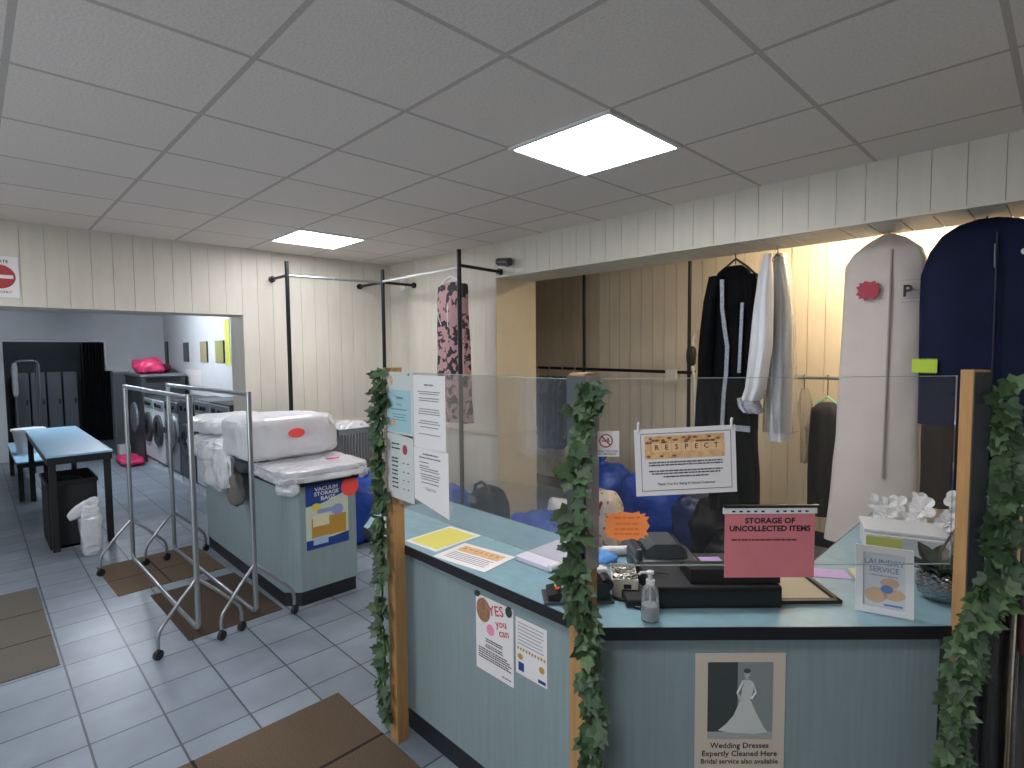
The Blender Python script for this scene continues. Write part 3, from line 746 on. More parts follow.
# soap bottle
bx, by = 1.512, .918
t = thing('soap_bottle', 'clear pump bottle of white hand soap on the counter edge', 'bottle', (bx, by, CT))
put('bottle', MB().lathe([(.024, .001), (.0285, .006), (.0285, .085), (.025, .104), (.014, .116), (.0125, .122)], (bx, by, CT)), M_bottle, t, smooth=True)
put('soap', MB().lathe([(.022, .004), (.0262, .008), (.0262, .052)], (bx, by, CT)), M_gel, t, smooth=True)
pm = MB().lathe([(.014, .118), (.0145, .132), (.008, .134), (.0055, .15), (.0115, .151), (.0115, .160), (.004, .162)], (bx, by, CT), 16)
nz = V((-.0, 0, 0)); dv = V((-.75, .66, 0)).normalized()
pm.tube([V((bx, by, CT+.156)), V((bx, by, CT+.157))+dv*.03, V((bx, by, CT+.150))+dv*.037], .0045, n=8); put('pump', pm, M_whitepl, t, smooth=True)
put('dip_tube', MB().tube([(bx, by, CT+.054), (bx, by, CT+.118)], .003, n=8), M_whitepl, t)
# receipt printer (dark grey) and black terminal, tray
Mp = Matrix.Translation((1.888, 1.098, CT)) @ Matrix.Rotation(math.radians(-45), 4, 'Z')
t = thing('label_printer', 'dark grey desktop printer with a rounded lid behind the soap bottle', 'printer', (1.888, 1.098, CT))
put('casing', MB().box((-.12, -.095, 0), (.12, .095, .075), Mp, bev=.012), M_dkgreypl, t, smooth=True)
mb = MB(); mb.prism([(-.08, .0), (.085, .0), (.075, .035), (.045, .055), (-.04, .055), (-.072, .035)], -.085, .06, Mp @ Matrix.Translation((0, 0, .072)) @ Matrix.Rotation(PI/2, 4, 'X'))
put('lid', mb, mat('gloss_dark_grey', '#4b5055', .22), t)
put('side_arm', MB().box((-.115, -.08, .07), (-.09, .06, .115), Mp, bev=.01), M_dkgreypl, t)
put('paper_slot', MB().box((-.07, -.0965, .045), (.07, -.094, .055), Mp), M_ink, t)
Mt = frame((1.60, .905, CT), e1, (1, 1, 0))       # x along the counter edge, y inwards
t = thing('till_terminal', 'black till terminal with folded screen under the red storage notice', 'till', Mt @ V((.2, .15, 0)))
put('cash_drawer', MB().box((-.045, .022, .0005), (.385, .235, .075), Mt, bev=.006), M_matte_black, t)
put('drawer_front', MB().box((-.035, .0195, .012), (.375, .0215, .063), Mt), M_blackpl, t)
mb = MB(); mb.prism([(-.09, 0), (.04, .0), (.03, .03), (-.085, .045)], -.06, .24, Mt @ Matrix.Translation((.15, .14, .075)) @ Matrix.Rotation(PI/2, 4, 'Z') @ Matrix.Rotation(PI/2, 4, 'X'))
put('screen_back', mb, M_blackpl, t)
put('terminal_body', MB().box((.2, .237, .0005), (.385, .40, .05), Mt, bev=.006), M_matte_black, t)
put('keyboard', MB().box((-.13, .03, .0005), (-.048, .15, .028), Mt, bev=.006), M_matte_black, t)
put('stylus_cable', MB().tube([Mt @ V((-.1, .16, .05)), Mt @ V((-.03, .13, .085)), Mt @ V((.03, .10, .088))], .003, n=6), M_dkgreypl, t)
Mw = frame((1.795, .765, CT), e1, (1, 1, 0))
t = thing('counter_tray', 'shallow beige tray with black rim at the right of the till', 'tray', Mw @ V((.2, .12, 0)))
mb = MB(); x0, y0, x1, y1 = .118, .006, .36, .265
put('tray_floor', MB().box((x0, y0, 0), (x1, y1, .004), Mw), mat('beige_tray', '#b7a98c', .6), t)
for a in ((x0, y0, x1, y0+.022), (x1-.014, y0, x1, y1), (x0, y1-.014, x1, y1)): mb.box((a[0], a[1], .004), (a[2], a[3], .016), Mw)
put('rim', mb, M_black, t)
tag(put('sticky_note', MB().box((-.04, -.028, 0), (.04, .028, .002), Matrix.Translation((2.005, .955, CT+.0505)) @ Matrix.Rotation(-.78, 4, 'Z')), mat('lilac_note', '#b79ad0')), 'lilac sticky note lying behind the mint note on the till', 'sticky note')
tag(put('sticky_note', MB().box((-.04, -.022, 0), (.04, .022, .002), Matrix.Translation((1.928, .882, CT+.0755)) @ Matrix.Rotation(-.72, 4, 'Z')), mat('mint_note', '#79c7a6')), 'mint green sticky note lying on the till', 'sticky note')
tag(put('sticky_note', MB().box((-.07, -.045, 0), (.07, .045, .0015), Matrix.Translation((2.31, .63, CT+.0005)) @ Matrix.Rotation(-1.0, 4, 'Z')), mat('pale_lilac_paper', '#c3a7cf')), 'lilac paper slip lying on the counter left of the picture frame', 'paper slip')
put('dust_cloth', MB().soft((2.34, .525, CT), (.12, .07, .025), e=.6, amp=.012, freq=22, seed=9, rot=.5), mat('pale_buff_cloth', '#c9bf9f', .8), smooth=True, label='crumpled buff cloth beside the picture frame', cat='cloth')
# picture frame, leaning back a little
a = V((2.044, .475, CT+.001)); b = V((2.087, .335, CT+.001)); xd = (b-a); w_ = .158; h_ = .213
M = frame(a, xd, (.04, .012, .213))
t = thing('picture_frame', 'white picture frame holding a laundry advert beside the silver bowl', 'picture frame', (a+b)/2)
mb = MB(); fw = .021
for q in ((0, 0, w_, fw), (0, h_-fw, w_, h_), (0, fw, fw, h_-fw), (w_-fw, fw, w_, h_-fw)): mb.box((q[0], q[1], -.016), (q[2], q[3], .002), M)
put('moulding', mb, M_whitepl, t)
put('stand', MB().prism([(0, 0), (.05, 0), (.025, .12)], -.004, 0, M @ Matrix.Translation((w_/2-.025, .004, -.018)) @ Matrix.Rotation(-.35, 4, 'X')), M_greypl, t)
ad = put('advert', MB().box((fw-.003, fw-.003, -.012), (w_-fw+.003, h_-fw+.003, -.006), M), mat('advert_paper', '#c2c8cc', .5), t)
Ma = at(M, 0, 0, -.006)
mb = MB(); word(mb, 'LAUNDRY', .026, at(Ma, w_/2, h_-.05), wide=.92); word(mb, 'SERVICE', .024, at(Ma, w_/2, h_-.073), wide=.95); scribble(mb, Ma, .04, w_-.04, h_-.092, .003, 2); put('lettering', mb, mat('advert_blue_grey', '#7288a3'), ad)
mb = MB(); oval(mb, Ma, w_*.55, .08, .017, .013); rect(mb, Ma, w_*.5, .028, w_-.028, .034); put('blue_print', mb, mat('advert_blue', '#5a7fb5'), ad)
mb = MB(); oval(mb, Ma, w_*.68, .065, .03, .018, .0006, .001); oval(mb, Ma, w_*.6, .1, .026, .016, .0006, .001); oval(mb, Ma, w_*.36, .058, .03, .024, .0006, .001); put('warm_print', mb, mat('advert_peach', '#c7a68a'), ad)
# hammered bowl with a dark plant
vx, vy = 2.335, .292
t = thing('plant_bowl', 'round hammered silver bowl with dark leaves beside the right post', 'plant bowl', (vx, vy, CT))
mb = MB(); prof = [(.04, .0), (.062, .02), (.071, .05), (.068, .078), (.052, .10), (.047, .104)]
NB = 46
def bowl_r(z):
    for (r0, z0), (r1, z1) in zip(prof, prof[1:]):
        if z <= z1: return r0+(r1-r0)*(z-z0)/(z1-z0)
    return prof[-1][0]
rings = []
for i in range(29):
    z = .104*i/28; row = []
    for j in range(72):
        th = 2*PI*j/72+(i % 2)*0; k = math.sin(th*14+(.5*PI if int(i/2) % 2 else 0))*math.sin(i*PI/2.0+.8); rr_ = bowl_r(z)+.0024*k
        row.append(mb.bm.verts.new((vx+rr_*math.cos(th), vy+rr_*math.sin(th), CT+z)))
    rings.append(row)
for a, b in zip(rings, rings[1:]):
    for j in range(72): mb.bm.faces.new((a[j], a[(j+1) % 72], b[(j+1) % 72], b[j]))
mb.bm.faces.new(rings[0][::-1]); mb.bm.faces.new(rings[-1]); put('bowl', mb, M_hammered, t)
def leaf(mb, p, d, n, L, Wd, fold=.25):
    """a leaf blade from p along d, facing n"""
    d = V(d).normalized(); n = V(n); n = (n-d*n.dot(d)).normalized(); s = d.cross(n)
    pts = [(0, 0), (.18, .42), (.45, .5), (.75, .28), (1, 0)]
    mid = [mb.bm.verts.new(V(p)+d*L*x-n*L*.10*math.sin(x*PI)) for x, _ in pts]
    for sg in (1, -1):
        ed = [mb.bm.verts.new(V(p)+d*L*x+s*sg*Wd*y+n*Wd*fold*y) for x, y in pts[1:-1]]
        ch = [mid[0]]+ed+[mid[-1]]
        for i in range(4):
            q = [mid[i], ch[i], ch[i+1], mid[i+1]]; q2 = []
            for v in q:
                if v not in q2: q2.append(v)
            mb.bm.faces.new(q2)
mb = MB()
for i in range(9):
    a = 2.4+i*.8; leaf(mb, (vx+.02*math.cos(a), vy+.02*math.sin(a), CT+.1), (math.cos(a)*.8, math.sin(a)*.8, R.uniform(.25, 1.1)), (0, 0, 1), R.uniform(.08, .14), R.uniform(.05, .075))
put('leaves', mb, M_leafdark, t)
mb = MB()
mb.tube([(vx, vy, CT+.1), (vx+.01, vy+.005, CT+.16), (vx+.02, vy-.02, CT+.22)], .004, n=6); mb.tube([(vx, vy, CT+.1), (vx-.1, vy+.1, CT+.125), (vx-.16, vy+.15, CT+.12)], .003, n=6)
put('stem', mb, mat('brown_stem', '#5d4b3a'), t)
# lidded white box with yellow front
Mx = frame((2.62, .565, CT), (.30, -.255, 0), (.255, .30, 0))
M = frame((2.655, .585, CT), (.09, -.26, 0), (.26, .09, 0))
t = thing('storage_box', 'white lidded box with yellow panel lying behind the picture frame', 'box', M @ V((.15, .1, 0)))
put('body', MB().box((0, 0, 0), (.29, .21, .085), M, bev=.004), M_whitepl, t)
put('lid', MB().box((-.006, .012, .085), (.296, .216, .102), M, bev=.005), M_whitepl, t)
put('yellow_panel', MB().box((.0, -.0016, .01), (.125, 0, .075), M), M_yellow, t)
put('grey_stripe', MB().box((.0, -.002, .0), (.29, -.0004, .009), M), M_greypl, t)
# white artificial flowers behind the box
def petal(mb, p, d, n, L):
    d = V(d).normalized(); n = V(n); n = (n-d*n.dot(d)).normalized(); s = d.cross(n)
    c = mb.bm.verts.new(V(p)+d*L*.5-n*L*.06); ed = []
    for i in range(12):
        a = 2*PI*i/12; x = .5-.5*math.cos(a); y = .40*math.sin(a)*(.75+.5*x)
        ed.append(mb.bm.verts.new(V(p)+d*L*x+s*L*y+n*L*.12*abs(math.sin(a))))
    for i in range(12): mb.bm.faces.new((c, ed[i], ed[(i+1) % 12]))
def flower_spray(name, label, pts, seed):
    rr = random.Random(seed); c = V((sum(p[0] for p in pts)/len(pts), sum(p[1] for p in pts)/len(pts), CT))
    t = thing(name, label, 'flowers', c)
    for p in pts:
        mb = MB(); p = V(p); ax = V((-.9, rr.uniform(-.5, .5), rr.uniform(.1, .7))).normalized()
        u = ax.cross(V((0, 0, 1))).normalized(); v = ax.cross(u)
        for k in range(5):
            a = 2*PI*k/5+rr.random()*.4; dd = u*math.cos(a)+v*math.sin(a)
            petal(mb, p, dd+ax*.18, ax, rr.uniform(.046, .06))
        mb.lathe([(.006, 0), (.007, .006), (.002, .01)], p-V((0, 0, .005)), 8)
        put('blossom', mb, M_flower, t)
    mb = MB()
    for p in pts: mb.tube([c+V((0, 0, .002)), c.lerp(V(p), .5)+V((0, 0, .03)), V(p)], .003, n=6)
    put('stems', mb, M_leafdark, t)
rr = random.Random(12)
flower_spray('flower_spray', 'white artificial blossoms lying behind the lidded box', [(3.05+rr.uniform(-.1, .12), .62-.022*i+rr.uniform(-.02, .02), .95+rr.uniform(0, .11)) for i in range(14)], 1)
flower_spray('flower_spray', 'white artificial blossoms rising beside the right counter post', [(2.86+rr.uniform(-.06, .06), .30+rr.uniform(-.05, .04), .97+.03*i) for i in range(7)], 2)
# ------------------------------------------------------------------ folding island with wrapped laundry
IT = .87
t = thing('packing_counter', 'small blue-green counter with cut corner beneath the wrapped laundry', 'counter', (1.75, 4.6, 0))
ip = [(2.0, 5.5), (1.49, 5.5), (1.49, 3.79), (1.575, 3.70), (2.0, 3.70)]
put('body', MB().prism(ip, .1, IT-.028), M_counter, t)
put('kickboard', MB().prism([(1.99, 5.49), (1.496, 5.49), (1.496, 3.794), (1.578, 3.706), (1.99, 3.706)], 0, .1), M_plinth, t)
put('top_board', MB().prism([(2.02, 5.51), (1.475, 5.51), (1.475, 3.782), (1.568, 3.68), (2.02, 3.68)], IT-.028, IT), M_black, t)
M = frame((1.618, 3.6975, .385), (1, 0, 0), (0, 0, 1))
o = paper('storage_bag_poster', 'navy and white vacuum storage bags poster on the small laundry counter', 'poster', M, .318, .465, mat('poster_pale', '#c3cdb9'), t=.003)
mb = MB(); mb.prism([(.0, .305), (.12, .315), (.318, .375), (.318, .463), (.02, .465), (.0, .45)], .0018, .0024, M)
mb2 = MB(); mb2.prism([(0, 0), (.318, .0), (.318, .075), (.2, .06), (.0, .065)], .0018, .0024, M); put('navy_heading', mb, M_navyprint, o); put('navy_footer', mb2, M_navyprint, o)
mb = MB(); word(mb, 'VACUUM', .038, at(M, .155, .418, .0035), wide=1.1, bold=.02); word(mb, 'STORAGE', .038, at(M, .155, .384, .0035), wide=1.1, bold=.02); word(mb, 'BAGS', .040, at(M, .165, .348, .0035), wide=1.15, bold=.02); put('lettering', mb, M_paper, o)
mb = MB(); oval(mb, M, .075, .295, .035, .026, .0026, .0032); put('yellow_badge', mb, mat('badge_yellow', '#d9c85a'), o)
put('product_photo', rect(MB(), M, .04, .075, .30, .215, .002), M_ochre, o)
put('bag_photo', rect(MB(), M, .05, .155, .17, .235, .0026), M_paleyel, o)
mb = MB(); rect(mb, M, .085, .245, .20, .275, .003); oval(mb, M, .235, .25, .045, .04, .0026, .0032); put('lilac_badge', mb, mat('lilac_badge', '#8d97c4'), o)
put('pale_box_photo', rect(MB(), M, .05, .025, .16, .08, .003), mat('pale_blue_badge', '#9dbad0'), o)
mb = MB(); oval(mb, M, .335, .40, .068, .072, .0045, .0062); put('price_disc', mb, M_redcard, label='round fluorescent red disc on the storage bags poster', cat='sticker')
# bundles
t = thing('wrapped_duvet', 'fat white rolled duvet in clear wrap on the small laundry counter', 'duvet', (1.72, 4.30, .965))
put('roll', MB().soft((1.72, 4.34, .962), (.74, .50, .33), e=.36, amp=.02, freq=5, seed=2, n=110, m=56, crk=.012, cf=9), M_duvet, t, smooth=True)
M = frame((1.70, 4.066, 1.115), (1, 0, 0), (0, 0, 1))
mb = MB(); oval(mb, M, .03, .05, .062, .035, -.002, .006); put('red_label', mb, M_redcard, t, label='oval red label')
t = thing('linen_bundle', 'flat stack of crinkled wrapped linen on the small laundry counter front edge', 'laundry bundle', (1.76, 3.9, IT))
put('lower_layer', MB().soft((1.76, 3.92, IT+.001), (.66, .60, .055), e=.3, amp=.02, freq=9, seed=5, n=130, m=26, crk=.016, cf=15), M_wrap, t, smooth=True)
put('upper_layer', MB().soft((1.77, 3.93, IT+.042), (.66, .60, .055), e=.32, amp=.02, freq=10, seed=6, n=130, m=26, crk=.018, cf=13), M_wrap, t, smooth=True)
put('corner_flap', MB().soft((1.496, 3.70, IT-.075), (.15, .05, .13), e=.65, amp=.012, freq=12, seed=77, n=50, m=30, flat=False, crk=.012, cf=20, rot=-.75), M_wrap, t, smooth=True)
put('pink_label', MB().box((1.88, 3.88, IT+.098), (1.97, 3.92, IT+.106)), M_pinkcard, t)
t = thing('garment_bundle', 'slumped wrapped garments hanging over the left side of the small laundry counter', 'laundry bundle', (1.6, 4.9, IT))
put('wrap', MB().soft((1.64, 4.99, IT+.001), (.66, .80, .22), e=.55, amp=.05, freq=6, seed=11, n=110, m=44, crk=.022, cf=11), M_wrap, t, smooth=True)
put('overhang', MB().soft((1.375, 4.74, IT-.16), (.14, .66, .30), e=.6, amp=.035, freq=8, seed=13, n=90, m=40, flat=False, crk=.022, cf=12), M_wrap, t, smooth=True)
put('sleeve', MB().soft((1.40, 4.42, IT-.27), (.09, .18, .26), e=.6, amp=.03, freq=10, seed=15, flat=False), M_greycloth, t, smooth=True)
put('lining', MB().soft((1.47, 4.36, IT-.012), (.16, .16, .1), e=.7, amp=.02, freq=10, seed=17), M_darkgreycloth, t, smooth=True)
put('garment_bundle', MB().soft((1.62, 5.14, IT+.215), (.58, .62, .15), e=.5, amp=.03, freq=7, seed=21, n=90, m=36, crk=.012, cf=9), M_duvet, smooth=True, label='smaller smooth wrapped bundle lying on top of the slumped garments', cat='laundry bundle')

# ------------------------------------------------------------------ two chrome rolling racks
def rolling_rack(label, near, far):
    n_, f2 = V((*near, 0)), V((*far, 0)); ax = (f2-n_).normalized(); sd = V((ax.y, -ax.x, 0))
    t = thing('rolling_garment_rack', label, 'garment rack', (n_+f2)/2, 'empty rolling racks')
    zt, r = 1.50, .0165
    put('top_rail', MB().tube([n_+V((0, 0, zt)), f2+V((0, 0, zt))], .0155, n=14), M_chrome, t, smooth=True)
    for p in (n_, f2):
        put('upright', MB().tube([p+V((0, 0, .10)), p+V((0, 0, zt+.018))], r, n=14), M_chrome, t, smooth=True)
    put('base_bar', MB().tube([n_+V((0, 0, .12)), n_+ax*.015+V((0, 0, .085)), n_+ax*.05+V((0, 0, .072)), f2-ax*.05+V((0, 0, .072)), f2-ax*.015+V((0, 0, .085)), f2+V((0, 0, .12))], .0145, n=12), M_chrome, t, smooth=True)
    for p, k in ((n_, -1), (f2, -1)):
        for s in (-1, 1):
            q = p-ax*.055
            lg = MB().tube([p+V((0, 0, .395)), p.lerp(q+sd*s*.19, .5)+V((0, 0, .305)), q+sd*s*.19+V((0, 0, .205)), q+sd*s*.22+V((0, 0, .165)), q+sd*s*.23+V((0, 0, .12)), q+sd*s*.23+V((0, 0, .068))], .011, n=10)
            lo_ = put('leg', lg, M_chrome, t, smooth=True)
            c = q+sd*s*.23+V((0, 0, .03)); Mq = Matrix.Translation(c) @ Matrix.Rotation(math.atan2(sd.y, sd.x)+.5, 4, 'Z') @ Matrix.Rotation(PI/2, 4, 'X')
            mb = MB().lathe([(.012, -.012), (.028, -.011), (.029, -.006), (.029, .006), (.028, .011), (.012, .012)], n=18, M=Mq)
            mb.tube([c+V((0, 0, .03)), c+V((0, 0, .045))], .008, n=8); put('caster', mb, M_rubber, lo_, smooth=True)
rolling_rack('empty chrome rolling rack standing further from the small laundry counter', (.93, 3.70), (.902, 5.43))
rolling_rack('empty chrome rolling rack standing right against the small laundry counter', (1.262, 3.68), (1.205, 5.43))

# ------------------------------------------------------------------ door mats
def door_mat(label, x0, y0, x1, y1, m, seams, rot=0):
    c = V(((x0+x1)/2, (y0+y1)/2, 0)); Mr = Matrix.Translation(c) @ Matrix.Rotation(rot, 4, 'Z') @ Matrix.Translation(-c)
    t = thing('door_mat', label, 'mat', c)
    put('pile', MB().box((x0, y0, 0), (x1, y1, .006), Mr, bev=.002), m, t)
    mb = MB()
    for a in seams: mb = MB(); mb.box((a[0], a[1], .0055), (a[2], a[3], .0066), Mr); put('seam', mb, M_matline, t)
door_mat('large brown mat in front of the shop counter', -.25, 1.35, 1.285, 2.61, M_mat, [(-.25, 2.165, 1.285, 2.18), (.60, 1.35, .613, 2.61)])
door_mat('grey-brown ribbed mat by the left edge near the blue table', -.6, 3.98, .292, 5.46, M_mat2, [(-.6, 4.44, .292, 4.452), (-.6, 4.93, .292, 4.942)])
door_mat('brown mat under the middle of the rolling racks', .685, 4.83, 1.42, 5.62, M_mat, [(1.02, 4.83, 1.032, 5.62), (.685, 5.18, 1.42, 5.19)], .03)
door_mat('dark brown mat under the near ends of the rolling racks', .875, 3.755, 1.455, 4.67, mat('dark_brown_coir', '#4e4033', .95, var=.18, scale=160, bump=.6), [], .02)

# ------------------------------------------------------------------ back room
t = thing('work_table', 'long black-legged table with pale blue top in the back room', 'table', (.68, 7.5, 0))
put('top', MB().box((.445, 6.29, .855), (.925, 8.8, .872)), M_tablepale, t); put('apron', MB().box((.45, 6.295, .79), (.92, 8.795, .855)), M_black, t)
for x in (.46, .86):
    for y in (6.31, 8.73): put('leg', MB().box((x, y, 0), (x+.05, y+.05, .79)), M_matte_black, t)
t = thing('bench', 'low bench with pale blue top behind the long table', 'bench', (.5, 9.85, 0))
put('top', MB().box((.35, 8.8, .465), (.66, 10.95, .48)), M_tablepale, t); put('apron', MB().box((.355, 8.81, .41), (.655, 10.94, .465)), M_black, t)
for x in (.36, .6):
    for y in (8.83, 10.85): put('leg', MB().box((x, y, 0), (x+.05, y+.05, .41)), M_matte_black, t)
t = thing('bucket', 'white plastic bucket standing on the low bench', 'bucket', (.52, 9.6, .48))
put('pail', MB().lathe([(.12, 0), (.165, .32), (.155, .32), (.115, .02)], (.52, 9.6, .48)), M_whitepl, t, smooth=True)
put('rim', MB().lathe([(.166, .30), (.178, .30), (.178, .325), (.166, .325)], (.52, 9.6, .48)), M_whitepl, t)
t = thing('black_bin', 'large black open bin standing under the long blue-topped table', 'bin', (.62, 6.72, 0))
mb = MB(); 
for a, b in (((.47, 6.42), (.79, 6.44)), ((.47, 7.0), (.79, 7.02)), ((.45, 6.42), (.47, 7.02)), ((.79, 6.42), (.81, 7.02))): mb.box((a[0], a[1], 0), (b[0], b[1], .60))
mb.box((.45, 6.42, 0), (.81, 7.02, .02)); put('tub', mb, M_matte_black, t)
put('liner', MB().soft((.63, 6.72, .3), (.31, .55, .28), e=.5, amp=.03, freq=9, seed=3), M_blackbag, t, smooth=True)
put('rim', band([(.44, 6.41), (.82, 6.41), (.82, 7.03), (.44, 7.03), (.44, 6.415)], .015, .58, .615), M_blackpl, t)
t = thing('carrier_bag', 'crinkled white carrier bag standing by the near leg of the blue-topped table', 'bag', (.70, 6.0, 0))
put('sack', MB().soft((.70, 6.03, .001), (.15, .15, .47), e=.4, amp=.015, freq=8, seed=8, n=60, m=60, crk=.014, cf=18), M_wrap, t, smooth=True)
put('handle', MB().soft((.66, 6.0, .38), (.26, .06, .10), e=.7, amp=.02, freq=14, seed=18, flat=False, M=Matrix.Translation((.66, 6, .42)) @ Matrix.Rotation(-.5, 4, 'Y') @ Matrix.Translation((-.66, -6, -.42))), M_wrap, t, smooth=True)
# machines along the right wall
def machine(label, y0, y1, zt, body, front, ringm, cat='washing machine', name='washing_machine', panel=True, dz=.62, dr=.235, ztop=0):
    t = thing(name, label, cat, (2.35, (y0+y1)/2, 0)); yc = (y0+y1)/2; X = 2.0
    put('cabinet', MB().box((X+.012, y0, .1), (2.68, y1, zt), bev=.01), body, t)
    put('front_plate', MB().box((X, y0+.01, .14), (X+.012, y1-.01, zt-.02 if not ztop else zt-ztop)), front, t)
    put('plinth', MB().box((X+.02, y0, 0), (2.68, y1, .1)), M_mach_white, t)
    Mx = frame((X, yc, dz), (0, -1, 0), (0, 0, 1))
    d = put('door', MB().lathe([(dr*.80, .0), (dr, .0), (dr, .03), (dr*.92, .045), (dr*.80, .04)], n=36, M=Mx), ringm, t, smooth=True)
    put('door_glass', MB().lathe([(dr*.8, .012), (dr*.7, .035), (dr*.35, .05), (.01, .055)], n=36, M=Mx), M_porthole, d, smooth=True)
    mb = MB(); mb.box((-dr-.01, -.04, .01), (-dr+.04, .04, .055), Mx, bev=.006); put('door_handle', mb, M_mach_dark, d)
    if panel:
        p = put('control_panel', MB().box((X-.006, y0+.02, zt-.17), (X+.004, y1-.02, zt-.03)), M_mach_grey if front is M_mach_white else M_mach_dark, t)
        for k in range(2): put('knob', MB().lathe([(.026, 0), (.024, .02), (.02, .024)], n=14, M=frame((X-.006, yc-.14+.12*k, zt-.10), (0, -1, 0), (0, 0, 1))), M_blackpl, p)
        put('readout', MB().box((X-.008, y1-.2, zt-.13), (X-.006, y1-.06, zt-.07)), M_porthole, p)
machine('white front-loading washer furthest along the row, beside the tall dark dryer', 9.93, 10.55, 1.09, M_mach_dark, M_mach_white, M_mach_dark, ztop=0)
machine('white front-loading washer second from the tall dark dryer', 9.28, 9.90, 1.09, M_mach_dark, M_mach_white, M_mach_dark)
machine('grey washer with large chrome door ring in the middle of the row', 8.5, 9.24, 1.12, M_mach_dark, M_mach_grey, M_chrome, dz=.68, dr=.25)
machine('dark grey washer without white front between chrome ringed and panelled machines', 7.78, 8.46, 1.14, M_mach_dark, M_mach_dark, M_mach_dark)
machine('white washer with tall grey control panel, second from the opening', 7.13, 7.74, 1.2, M_mach_grey, M_mach_white, M_mach_dark, dz=.7)
machine('white washer with tall grey control panel nearest the opening', 6.45, 7.09, 1.2, M_mach_dark, M_mach_white, M_mach_dark, dz=.7)
t = thing('tumble_dryer', 'tall dark tumble dryer at the far end of the machine row', 'dryer', (2.32, 11.2, 0))
put('cabinet', MB().box((1.99, 10.62, 0), (2.62, 11.9, 1.40), bev=.01), M_mach_dark, t); put('top_board', MB().box((1.975, 10.6, 1.40), (2.63, 11.95, 1.435)), M_mach_grey, t)
put('door', MB().lathe([(.2, 0), (.25, 0), (.25, .03), (.2, .03)], n=32, M=frame((1.99, 11.2, .7), (0, -1, 0), (0, 0, 1))), M_mach_grey, t)
put('vent_panel', MB().box((2.05, 10.612, 1.3), (2.56, 10.622, 1.38)), M_blackpl, t)
put('pink_bag', MB().soft((2.17, 10.95, 1.436), (.42, .5, .26), e=.7, amp=.06, freq=6, seed=31), M_pinkbag, smooth=True, label='shiny hot pink bag on top of the tall dark dryer', cat='bag')
put('crimson_bag', MB().soft((2.46, 11.5, 1.436), (.28, .6, .16), e=.7, amp=.03, freq=7, seed=32), M_redbag, smooth=True, label='flat crimson bag behind the shiny pink bag', cat='bag')
t = thing('tall_cabinet', 'tall plain grey cabinet against the back wall beside the dark doorway', 'cabinet', (1.95, 12.1, 0))
put('body', MB().box((1.83, 12.0, 0), (2.10, 12.28, 1.45)), M_mach_grey, t); put('door', MB().box((1.84, 11.985, .05), (2.09, 12.0, 1.43)), mat('dull_grey_enamel', '#5d6468', .5), t)
put('floor_cloth', MB().soft((1.80, 10.7, 0), (.34, .9, .12), e=.8, amp=.05, freq=6, seed=33), M_pinkbag, smooth=True, label='hot pink bag dropped on the back room floor', cat='bag')
tag(put('carton', MB().box((1.76, 11.3, 0), (1.92, 11.5, .22), bev=.004), M_whitepl), 'small white carton on the floor near the grey cabinet', 'carton')
def wall_pic(label, y, w, m, z0=1.63, z1=1.96):
    t = thing('wall_picture', label, 'picture', (2.69, y, z0)); fr = MB()
    put('frame', band([(2.698, y-w/2), (2.68, y-w/2), (2.68, y+w/2), (2.698, y+w/2)], .004, z0, z1), M_mach_dark, t)
    put('print', MB().box((2.675, y-w/2, z0), (2.682, y+w/2, z1)), m, t)
wall_pic('narrow dark picture on the back room wall, deepest of the row', 12.05, .16, mat('dark_print', '#4b4f52'), 1.58, 2.0)
wall_pic('dark picture on the back room wall over the white notice', 10.75, .26, mat('dark_print', '#4b4f52'))
wall_pic('grey and ochre picture on the back room wall', 9.73, .34, mat('ochre_grey_print', '#8d8866'))
wall_pic('olive yellow picture on the back room wall next to the yellow strip', 8.95, .36, mat('olive_print', '#8a8a52'))
o = paper('yellow_strip', 'tall fluorescent yellow strip on the back room wall', 'sign', frame((2.695, 8.72, 1.6), (0, -1, 0), (0, 0, 1)), .2, .66, mat('fluorescent_yellow', '#c2c845'), t=.004)
o = paper('wall_notice', 'blank white notice on the back room wall above the washers', 'notice', frame((2.695, 10.85, 1.24), (0, -1, 0), (0, 0, 1)), .9, .26, M_paper, t=.004)
o = paper('wall_notice', 'pale notice on the white wall above the grey cabinet', 'notice', frame((1.83, 12.296, 1.56), (1, 0, 0), (0, 0, 1)), .27, .3, M_paper_pale, t=.004)
put('light_switch', MB().box((2.115, 12.285, 1.6), (2.165, 12.299, 1.68), bev=.004), M_whitepl, label='small white switch beside the pale notice on the back wall', cat='switch')
# dark room beyond
for i, lb in enumerate(('furthest from the black curtain', 'second from the end of the row', 'third along the row', 'next to the black curtain')):
    x0 = .60+i*.245; t = thing('locker', 'tall grey locker in the dark room, '+lb, 'locker', (x0+.11, 14.3, 0), 'grey lockers in the dark room')
    put('body', MB().box((x0, 14.15, 0), (x0+.215, 14.55, 1.42)), mat('locker_grey', '#7a8288', .5), t); put('door', MB().box((x0+.008, 14.135, .03), (x0+.207, 14.15, 1.40)), mat('locker_grey', '#7a8288', .5), t)
    put('latch', MB().box((x0+.16, 14.125, .8), (x0+.19, 14.135, .9)), M_mach_dark, t)
mb = MB(); N_ = 70
a = [mb.bm.verts.new((1.60+.52*i/N_, 13.9+.035*math.sin(i*.9), .02)) for i in range(N_+1)]; b = [mb.bm.verts.new((1.60+.52*i/N_, 13.9+.03*math.sin(i*.9+.3), 2.05)) for i in range(N_+1)]
c2 = [mb.bm.verts.new((v.co.x, v.co.y+.012, v.co.z)) for v in a]; d2 = [mb.bm.verts.new((v.co.x, v.co.y+.012, v.co.z)) for v in b]
